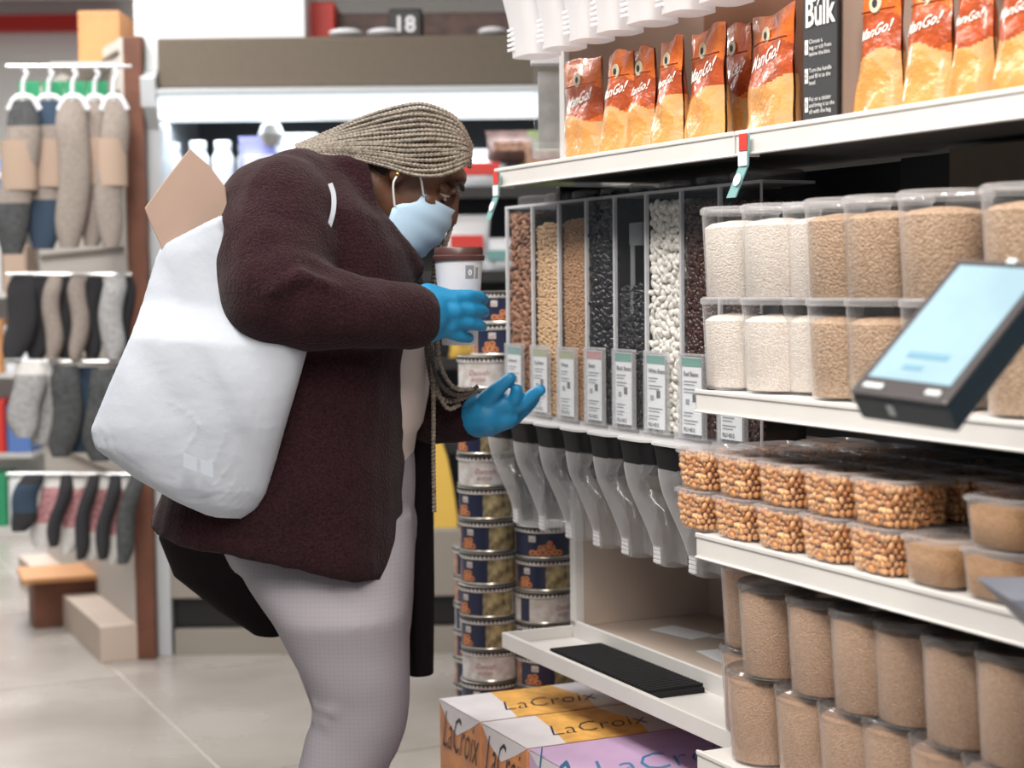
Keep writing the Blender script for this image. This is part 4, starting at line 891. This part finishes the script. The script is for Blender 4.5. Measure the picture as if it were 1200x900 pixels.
# body: one continuous figure (head, neck, trunk, arms, legs)
TH = R(35); HM = Matrix.Rotation(R(-2), 3, 'Z') @ Matrix.Rotation(TH, 3, 'Y'); HC = pp(480, 195, 2.93)
def hd(x, y, z): return HC + HM @ Vector((x, y, z))
mb = MB()
ell(mb, hd(-.008, 0, .002), (.086, .073, .080), HM); ell(mb, hd(.030, 0, -.045), (.062, .062, .078), HM)
ell(mb, hd(.055, 0, -.098), (.034, .036, .024), HM); ell(mb, hd(.072, 0, .030), (.024, .050, .020), HM)
cap_rings(mb, hd(.094, 0, .004), hd(.110, 0, -.036), .008, .013)
for s in (1, -1):
    ell(mb, hd(.062, s * .040, -.030), (.026, .024, .022), HM); ell(mb, hd(-.004, s * .078, -.012), (.017, .009, .030), HM @ Matrix.Rotation(R(-12), 3, 'Y'))
    ell(mb, hd(.096, s * .012, -.036), (.010, .009, .007), HM)
ell(mb, hd(.092, 0, -.062), (.014, .024, .008), HM); ell(mb, hd(.089, 0, -.074), (.013, .021, .008), HM)
chain(mb, [hd(-.03, 0, -.06), pp(428, 238, 2.95), pp(395, 285, 2.96)], [.062, .062, .075])
chain(mb, [pp(390, 300, 2.96), pp(385, 400, 2.98), pp(395, 500, 2.97), pp(390, 590, 2.96)], [.09, .10, .10, .10])
shR, elR, wrR = pp(325, 262, 2.80), pp(322, 358, 2.70), pp(497, 370, 2.79)
shL, elL, wrL = pp(400, 300, 3.13), pp(450, 470, 3.16), pp(562, 486, 2.99)
chain(mb, [pp(385, 290, 2.95), shR, elR, wrR], [.07, .055, .042, .028]); chain(mb, [pp(385, 290, 2.95), shL, elL, wrL], [.07, .052, .042, .028])
hipN, knN, anN = pp(385, 620, 2.86), pp(424, 826, 2.84), pp(330, 1105, 2.84)
hipF, knF, anF = pp(395, 620, 3.06), pp(420, 830, 3.08), pp(372, 1090, 3.10)
chain(mb, [hipN, knN, anN], [.085, .055, .038]); chain(mb, [hipF, knF, anF], [.085, .055, .038])
for an in (anN, anF): 
    chain(mb, [an, Vector((an.x + .03, an.y, .05)), Vector((an.x + .16, an.y, .035))], [.042, .04, .03])
body = merge(mb, 'body', 'skin', per, .007, 4)
# eyes
for s in (-1, 1):
    m = MB(); ell(m, hd(.077, s * .031, -.006), (.0115, .012, .0105), HM); m.mats = ['eye_white']; e = m.obj('eye', per)
    m = MB(); ell(m, hd(.0835, s * .0325, -.009), (.0055, .0065, .0065), HM); m.mats = ['black']; m.obj('iris', e)
    m = MB(); ell(m, hd(.0745, s * .031, -.0005), (.0135, .0145, .0115), HM); m.obj('upper_lid', e); m = MB(); ell(m, hd(.074, s * .031, -.0135), (.013, .014, .008), HM); m.obj('lower_lid', e)
    m = MB(); m.tube([hd(.088, s * (.018 + .03 * k / 6), .003 + .006 * math.sin(k / 6 * PI)) for k in range(7)], .004, 'skin', 6); m.tube([hd(.086, s * (.018 + .03 * k / 6), -.012 - .003 * math.sin(k / 6 * PI)) for k in range(7)], .003, 'skin', 6); m.obj('eyelid', e)
    m = MB(); m.tube([hd(.097 - .012 * k / 6, s * (.014 + .038 * k / 6), .018 + .006 * math.sin(k / 6 * PI)) for k in range(7)], [.003] * 6 + [.001], 'scalp', 6); m.obj('eyebrow', per)
# mask
m = MB(); rows_ = []
for r_ in range(11):
    q = r_ / 10; ring = []
    for c in range(33):
        a = -PI / 2 + PI * c / 32; ca = max(0, math.cos(a)); zt_ = -.024 + .006 * ca; zb_ = -.108 - .014 * ca
        z = zb_ + (zt_ - zb_) * q; bul = math.sin(q * PI) * .012 * ca + .0022 * math.sin(q * PI * 6) * ca
        x0 = np.interp(q, [0, .2, .45, .62, .75, 1], [.036, .028, .022, .034, .050, .052]); fr_ = .108 - .006 * (1 - q) - x0
        ring.append(hd(x0 + fr_ * ca ** .9 + bul, .073 * math.sin(a) * (.95 + .06 * math.sin(q * PI)) * (1 - .12 * q), z))
    rows_.append(ring)
m.rings(rows_, 'mask_blue', False, False, closed=False); mk = m.obj('face_mask', per)
sd = mk.modifiers.new('thick', 'SOLIDIFY'); sd.thickness = .0015
for s in (-1, 1):
    m = MB(); e = hd(-.012, s * .087, .022); e2 = hd(-.012, s * .088, -.030)
    m.tube(catmull([pp(466, 205, 2.845) if s < 0 else e, hd(.004, s * .084, -.04), hd(.024, s * .072, -.068)], 6), .0018, 'mask_loop', 6); m.tube(catmull([pp(487, 190, 2.845) if s < 0 else e, pp(493, 209, 2.846) if s < 0 else e2, hd(.053, s * .066, -.026)], 6), .0018, 'mask_loop', 6); m.obj('ear_loop', mk)
# coat
def ringpx(pl, pr, Yc, dep, n=40, tw=2.4):
    """cross-section between two silhouette points"""
    a, b = pp(pl[0], pl[1], Yc), pp(pr[0], pr[1], Yc); c = (a + b) / 2; h = (b - a) / 2
    out = []
    for j in range(n):
        t_ = 2 * PI * j / n; ct, st = math.cos(t_), math.sin(t_); k = 1 / (abs(ct) ** tw + abs(st) ** tw) ** (1 / tw)
        out.append(c + h * (ct * k) + Vector((0, dep * st * k, 0)))
    return out
mb = MB()
mb.rings([ringpx(*a, tw=3.2) for a in [((184, 606), (480, 668), 2.96, .235), ((188, 600), (478, 650), 2.96, .24), ((204, 552), (473, 575), 2.96, .235), ((232, 480), (474, 500), 2.96, .225), ((252, 400), (476, 420), 2.96, .22), ((253, 330), (494, 338), 2.97, .215), ((258, 275), (486, 300), 2.97, .21), ((282, 222), (466, 262), 2.96, .195), ((318, 188), (444, 232), 2.96, .15), ((345, 176), (430, 212), 2.95, .105), ((366, 174), (420, 198), 2.95, .07)]], 'skin')
chain(mb, [pp(362, 238, 2.90), pp(328, 262, 2.83), pp(320, 310, 2.765), pp(322, 342, 2.72), pp(356, 358, 2.71), pp(420, 368, 2.72), pp(482, 371, 2.765)], [.085, .112, .104, .092, .074, .060, .053])
chain(mb, [pp(400, 300, 3.10), pp(440, 440, 3.16), pp(470, 485, 3.12), pp(515, 487, 3.05), pp(550, 487, 3.0)], [.10, .075, .06, .050, .046])
# cloth folds over the near sleeve and the collar roll
for pts, rr_ in (([(300, 318, 2.655), (330, 300, 2.66), (362, 306, 2.68), (398, 322, 2.70)], .010), ([(318, 342, 2.625), (352, 322, 2.64), (395, 338, 2.655)], .009), ([(400, 398, 2.68), (440, 380, 2.68), (470, 352, 2.72)], .010), ([(300, 285, 2.68), (325, 268, 2.70), (350, 270, 2.73)], .010)):
    chain(mb, [pp(*p) for p in pts], [rr_ * .6] + [rr_] * (len(pts) - 2) + [rr_ * .6])
chain(mb, [pp(424, 196, 2.865), pp(430, 222, 2.855), pp(438, 250, 2.85), pp(462, 282, 2.86), pp(486, 315, 2.885)], [.016, .017, .018, .018, .018])
chain(mb, [pp(372, 188, 2.89), pp(400, 190, 2.87), pp(424, 196, 2.865)], [.014, .017, .016])
def coatfn(co, nm):
    k = noise.noise(co * 9) * .007 + noise.noise(co * 24) * .003
    return co + nm * k
coat = merge(mb, 'coat', 'coat_wool', per, .008, 5, fn=coatfn)
# hollow the hem: far front panel and dark lining below
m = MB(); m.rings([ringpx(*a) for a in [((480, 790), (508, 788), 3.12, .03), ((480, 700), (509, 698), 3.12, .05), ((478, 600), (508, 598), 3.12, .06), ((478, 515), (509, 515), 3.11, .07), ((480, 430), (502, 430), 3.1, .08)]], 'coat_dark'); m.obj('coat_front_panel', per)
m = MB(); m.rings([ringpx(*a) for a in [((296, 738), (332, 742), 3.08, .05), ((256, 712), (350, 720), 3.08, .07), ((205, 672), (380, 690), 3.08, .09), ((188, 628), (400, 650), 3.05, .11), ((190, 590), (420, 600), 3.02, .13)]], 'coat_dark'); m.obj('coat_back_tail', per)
# shirt
m = MB(); m.rings([ringpx(*a) for a in [((400, 540), (484, 534), 3.0, .12), ((400, 510), (488, 508), 3.0, .13), ((400, 490), (496, 494), 3.0, .14), ((400, 460), (502, 462), 3.0, .14), ((400, 430), (504, 432), 3.0, .14), ((400, 385), (500, 385), 3.0, .13)]], 'shirt'); m.obj('shirt', per)
# trousers
mb = MB()
mb.rings([ringpx(*a) for a in [((300, 540), (484, 524), 2.99, .13), ((262, 590), (486, 570), 2.98, .15), ((262, 640), (484, 640), 2.97, .16), ((275, 665), (483, 670), 2.95, .15)]], 'skin')
mb.rings([ringpx(*a) for a in [((270, 610), (484, 600), 2.91, .10), ((268, 645), (484, 640), 2.89, .11), ((292, 685), (483, 680), 2.875, .12), ((322, 725), (482, 715), 2.85, .12), ((340, 760), (482, 755), 2.845, .105), ((356, 790), (482, 790), 2.84, .095), ((366, 815), (481, 820), 2.84, .088), ((366, 838), (476, 850), 2.84, .084), ((357, 860), (466, 878), 2.84, .08), ((350, 900), (446, 912), 2.84, .076), ((336, 960), (424, 970), 2.84, .07), ((312, 1030), (395, 1040), 2.84, .064), ((288, 1105), (364, 1110), 2.84, .058)]], 'skin')
chain(mb, [hipF, knF, Vector((anF.x, anF.y, anF.z))], [.15, .085, .058])
chain(mb, [pp(368, 826, 2.79), pp(390, 834, 2.765), pp(415, 826, 2.76)], [.008, .012, .005]); chain(mb, [pp(366, 842, 2.80), pp(385, 850, 2.77), pp(410, 858, 2.765)], [.008, .010, .004])
def trfn(co, nm): return co + nm * (noise.noise(co * 7 + Vector((3, 0, 0))) * .006)
tr_ = merge(mb, 'trousers', 'plaid', per, .008, 5, fn=trfn)
# shoes
for an in (anN, anF):
    mb = MB(); chain(mb, [Vector((an.x, an.y, .085)), Vector((an.x + .02, an.y, .055)), Vector((an.x + .18, an.y, .04))], [.055, .052, .038]); mb.box((an.x - .05, an.y - .045, .001), (an.x + .22, an.y + .045, .03), 'skin'); s_ = merge(mb, 'shoe', 'black', per, .008, 4)
# gloves
def hand(pts, name):
    mb = MB()
    for kind, a, b in pts:
        if kind == 'e': ell(mb, a, b)
        else: chain(mb, a, b)
    return merge(mb, name, 'glove_blue', per, .0032, 3)
f = .0112
gR = hand([('c', [pp(478, 370, 2.775), pp(497, 369, 2.78)], [.047, .043]), ('c', [pp(502, 350, 2.785), pp(530, 352, 2.79)], [.026, .017]), ('c', [pp(502, 366, 2.782), pp(532, 365, 2.787)], [.028, .018]), ('c', [pp(502, 384, 2.785), pp(527, 382, 2.79)], [.026, .016]),
           ('c', [pp(530, 349, 2.79), pp(548, 347, 2.80), pp(562, 348, 2.825), pp(567, 351, 2.85)], [.0140, .0112, .0102, .009]),
           ('c', [pp(532, 362, 2.786), pp(551, 364, 2.797), pp(563, 364, 2.822), pp(568, 366, 2.845)], [.0140, .0112, .0102, .009]),
           ('c', [pp(530, 375, 2.787), pp(549, 379, 2.797), pp(561, 381, 2.82), pp(565, 383, 2.842)], [.0135, .0108, .010, .009]),
           ('c', [pp(524, 387, 2.79), pp(538, 394, 2.80), pp(550, 396, 2.822)], [.013, .010, .0088]),
           ('c', [pp(500, 352, 2.80), pp(506, 350, 2.86), pp(520, 350, 2.915), pp(534, 352, 2.93)], [.018, .016, .013, .0115])], 'right_glove')
gL = hand([('c', [pp(556, 487, 2.99), pp(570, 487, 2.98)], [.040, .038]), ('c', [pp(570, 478, 2.975), pp(594, 475, 2.965)], [.028, .020]), ('c', [pp(570, 494, 2.98), pp(594, 490, 2.97)], [.027, .020]), ('c', [pp(575, 470, 2.985), pp(585, 488, 2.97)], [.018, .018]),
           ('c', [pp(572, 468, 2.96), pp(583, 456, 2.945), pp(598, 443, 2.94)], [.018, .0135, .0105]),
           ('c', [pp(594, 474, 2.965), pp(603, 468, 2.955), pp(606, 457, 2.95)], [.0145, .0125, .0108]),
           ('c', [pp(596, 480, 2.97), pp(614, 473, 2.965), pp(624, 463, 2.96), pp(633, 457, 2.955)], [.015, .0125, .0115, .0105]),
           ('c', [pp(596, 488, 2.985), pp(612, 482, 2.99), pp(622, 472, 2.99), pp(627, 466, 2.985)], [.015, .0125, .0115, .010]),
           ('c', [pp(592, 495, 3.0), pp(605, 490, 3.01), pp(614, 482, 3.015)], [.0135, .011, .0095])], 'left_glove')
# hair: scalp cap, braids swept back, braids hanging in front
mb = MB(); ell(mb, hd(-.014, 0, .004), (.086, .076, .076), HM); cap_ = merge(mb, 'hair', 'scalp', per, .007, 3)
def braid(path, r=.0036, mat='braid_hair', parent=cap_):
    P_ = catmull(path, 9); L = [0]
    for i in range(1, len(P_)): L.append(L[-1] + (P_[i] - P_[i - 1]).length)
    n = max(8, int(L[-1] / .0017)); pts = []; j = 0
    for k in range(n + 1):
        s = L[-1] * k / n
        while j < len(L) - 2 and L[j + 1] < s: j += 1
        t_ = (s - L[j]) / max(1e-6, L[j + 1] - L[j]); pts.append(P_[j].lerp(P_[j + 1], t_))
    m = MB(); ph = rng.uniform(0, 6.28)
    m.tube(pts, [r * (1.02 + .20 * math.sin(k * 1.57 + ph)) for k in range(n + 1)], mat, 7)
    return m.obj('braid', parent)
top = [(553, 172), (540, 146), (522, 131), (493, 122), (460, 127), (425, 138), (385, 155), (346, 171)]
bot = [(551, 184), (546, 192), (532, 200), (510, 206), (482, 204), (450, 194), (405, 184), (352, 178)]
NB = 15
for layer, cnt_, jit in ((0, NB, 0),):
    for i in range(cnt_):
        h = i / (cnt_ - 1); pth = []
        for k in range(8):
            hh = h
            x = top[k][0] + (bot[k][0] - top[k][0]) * hh; y = top[k][1] + (bot[k][1] - top[k][1]) * hh + (rng.uniform(-1.0, 1.0) if 0 < k < 7 and 0 < i < cnt_ - 1 else 0)
            dpt = [.052, .076, .090, .098, .094, .082, .060, .048][k] * math.sqrt(max(0, 1 - (1 - h) ** 2)) + (.004 if jit else 0)
            pth.append(pp(x, y + (2 if jit else 0), 2.935 - dpt - rng.uniform(0, .004)))
        braid(pth, .0036 - .0002 * (i % 3))
for i in range(6):                                     # far side of the head
    h = (i + 1) / 7; braid([pp(top[k][0] - 2, top[k][1] + 2 + 26 * h, 2.94 + [.03, .06, .08, .09, .085, .07, .05, .04][k] * math.sin(h * PI / 2)) for k in range(8)], .004)
hang = [[(541, 196), (531, 228), (521, 262), (512, 300), (507, 345), (505, 400), (511, 440), (528, 461), (548, 462), (560, 452)], [(536, 200), (526, 240), (516, 285), (508, 330), (502, 400), (507, 452), (524, 470), (545, 466), (558, 458)], [(530, 262), (519, 300), (514, 350), (513, 400), (519, 435), (534, 455), (556, 456)],
        [(512, 290), (506, 340), (500, 395), (504, 440), (514, 466), (532, 470)], [(516, 286), (509, 340), (506, 400), (508, 470), (508, 540), (509, 600)], [(520, 280), (511, 330), (505, 400), (511, 450), (524, 478), (540, 474)]]
for k, h in enumerate(hang): braid([pp(x, y, 2.93 - (.02 if y > 420 else 0) + .02 * (k % 2)) for x, y in h], .0036, 'braid_hair' if k % 3 else 'braid_dark')
m = MB(); ell(m, pp(466, 204, 2.842), (.0035, .003, .0035), HM); m.mats = ['gold']; m.obj('earring', per)

# cup
c = pp(538, 350, 2.862) + Vector(per.location); ch_ = at(538, 404, 2.862).z; ctz = at(538, 303, 2.862).z
cp = thing('coffee_cup', 'white paper coffee cup with dark brown lid held in the right blue glove', 'cup', (c.x, c.y, ch_)); H = ctz - ch_
m = MB(); m.lathe([(.029, 0), (.030, .004), (.040, H - .003), (.0415, H)], 'cup_white', 40); cb_ = m.obj('cup_body', cp)
m = MB(); m.lathe([(.0425, H - .004), (.0435, H - .001), (.0435, H + .004), (.041, H + .006), (.0405, H + .017), (.039, H + .019), (.037, H + .016)], 'cup_lid', 40); m.obj('cup_lid', cp)
m = MB(); wc = lambda x, z: Vector(((.0303 + .0102 * z / H) * math.sin(x / .038), -(.0303 + .0102 * z / H) * math.cos(x / .038), z))
for a, b, c_, d, mt_ in ((.012, .028, H - .034, H - .012, 'print_grey'), (.031, .038, H - .034, H - .015, 'print_grey')):
    m.add([wc(a + (b - a) * t_ / 4, z) for z in (c_, d) for t_ in range(5)], [(k, k + 1, k + 6, k + 5) for k in range(4)], mt_)
put_text(m, '0', .013, 'paper', lambda p: wc(.020 + p.x, H - .028 + p.y) * 1.0 + Vector((.0003, -.0005, 0)), bold=.03)
m.obj('cup_print', cb_, smooth=False)

# tote bag
mb = MB(); CB = 2.70
out = [((188, 288), (262, 250)), ((183, 300), (268, 285)), ((168, 350), (310, 366)), ((152, 395), (362, 407)), ((128, 450), (350, 450)), ((106, 503), (338, 490)), ((110, 524), (324, 540)), ((158, 560), (312, 578)), ((205, 587), (300, 598)), ((245, 606), (282, 609))]
rs_ = []
for k, (a, b) in enumerate(out):
    d = [.010, .018, .030, .042, .052, .058, .056, .046, .030, .008][k]; A_, B_ = at(a[0], a[1], CB + .05 * (k < 3)), at(b[0], b[1], CB + .02); c = (A_ + B_) / 2; h = (B_ - A_) / 2; ring = []
    for j in range(40):
        t_ = 2 * PI * j / 40; ct, st = math.cos(t_), math.sin(t_); kx = abs(ct) ** .75 * (1 if ct > 0 else -1); ring.append(c + h * kx + Vector((0, d * st, 0)))
    rs_.append(ring)
mb.rings(rs_, 'skin')
tgl = at(230, 450, 2.72)
tote = thing('tote_bag', 'white cotton tote bag bulging under the arm of the person, hung from the shoulder', 'tote bag', (tgl.x, tgl.y, at(230, 607, 2.70).z))
o0 = Vector(tote.location); mb.v = [tuple(Vector(v) - o0) for v in mb.v]
def tfn(co, nm):
    w_ = co + o0; f_ = abs(nm.y); top_ = max(0, min(1, (w_.z - 1.0) / .3))
    d = noise.noise(Vector((w_.x * 7 + w_.z * 3.5, .5, w_.z * 2.0))) * .022 + .006 * noise.noise(Vector((w_.x * 18 + w_.z * 9, 3, w_.z * 4)))
    return co + Vector((0, -1, 0)) * d * f_
tb = merge(mb, 'bag_body', 'tote_cotton', tote, .006, 5, fn=tfn)
m = MB(); rail = lambda pts, wd, th=.002: m.rings([[p + Vector((wd * s1 * dx, s2 * th, wd * s1 * dz)) for s1, s2 in ((-1, -1), (1, -1), (1, 1), (-1, 1))] for p, dx, dz in pts], 'tote_cotton')
def strap(pts, wd):
    q = catmull([at(*p) - o0 for p in pts], 6); n = len(q); rs = []
    for k, p in enumerate(q):
        t_ = (q[min(k + 1, n - 1)] - q[max(k - 1, 0)]).normalized(); s = t_.cross(Vector((0, 1, 0))); s = s.normalized() if s.length > .05 else Vector((1, 0, 0)); b = t_.cross(s).normalized()
        rs.append([p + s * wd + b * .0015, p - s * wd + b * .0015, p - s * wd - b * .0015, p + s * wd - b * .0015])
    m = MB(); m.rings(rs, 'tote_cotton'); return m.obj('strap', tote, smooth=False)
strap([(256, 300, 2.735), (260, 272, 2.76), (270, 245, 2.84), (300, 225, 2.92), (330, 210, 2.95)], .014)
strap([(387, 215, 2.753), (391, 228, 2.751), (391, 245, 2.748), (387, 262, 2.75), (383, 272, 2.756)], .0038)
m = MB(); fz = lambda px, py: at(px, py, 2.617) - o0
for a, b in ((215, 231), (235, 250)): m.rings([[fz(a, 531 + (a - 215) * .35), fz(b, 537 + (a - 215) * .35), fz(b, 553 + (a - 215) * .35), fz(a, 547 + (a - 215) * .35)], [v + Vector((0, .001, 0)) for v in (fz(a, 531 + (a - 215) * .35), fz(b, 537 + (a - 215) * .35), fz(b, 553 + (a - 215) * .35), fz(a, 547 + (a - 215) * .35))]], 'tote_print')
m.obj('print', tb, smooth=False)
# kraft sheet in the bag
pts_ = [(222, 174), (244, 193), (264, 220), (266, 238), (262, 290), (200, 330), (187, 286), (176, 262), (169, 244), (196, 207)]
front = [at(x, y, 2.735 + .0003 * (x - 170)) for x, y in pts_]; m = MB(); m.rings([[p - front[0] for p in front], [p - front[0] + Vector((0, .006, 0)) for p in front]], 'kraft')
o = m.obj('paper_parcel', smooth=False, bevel=.002); o.location = front[0]; tag(o, 'flat kraft paper parcel sticking up out of the white tote bag', 'parcel')
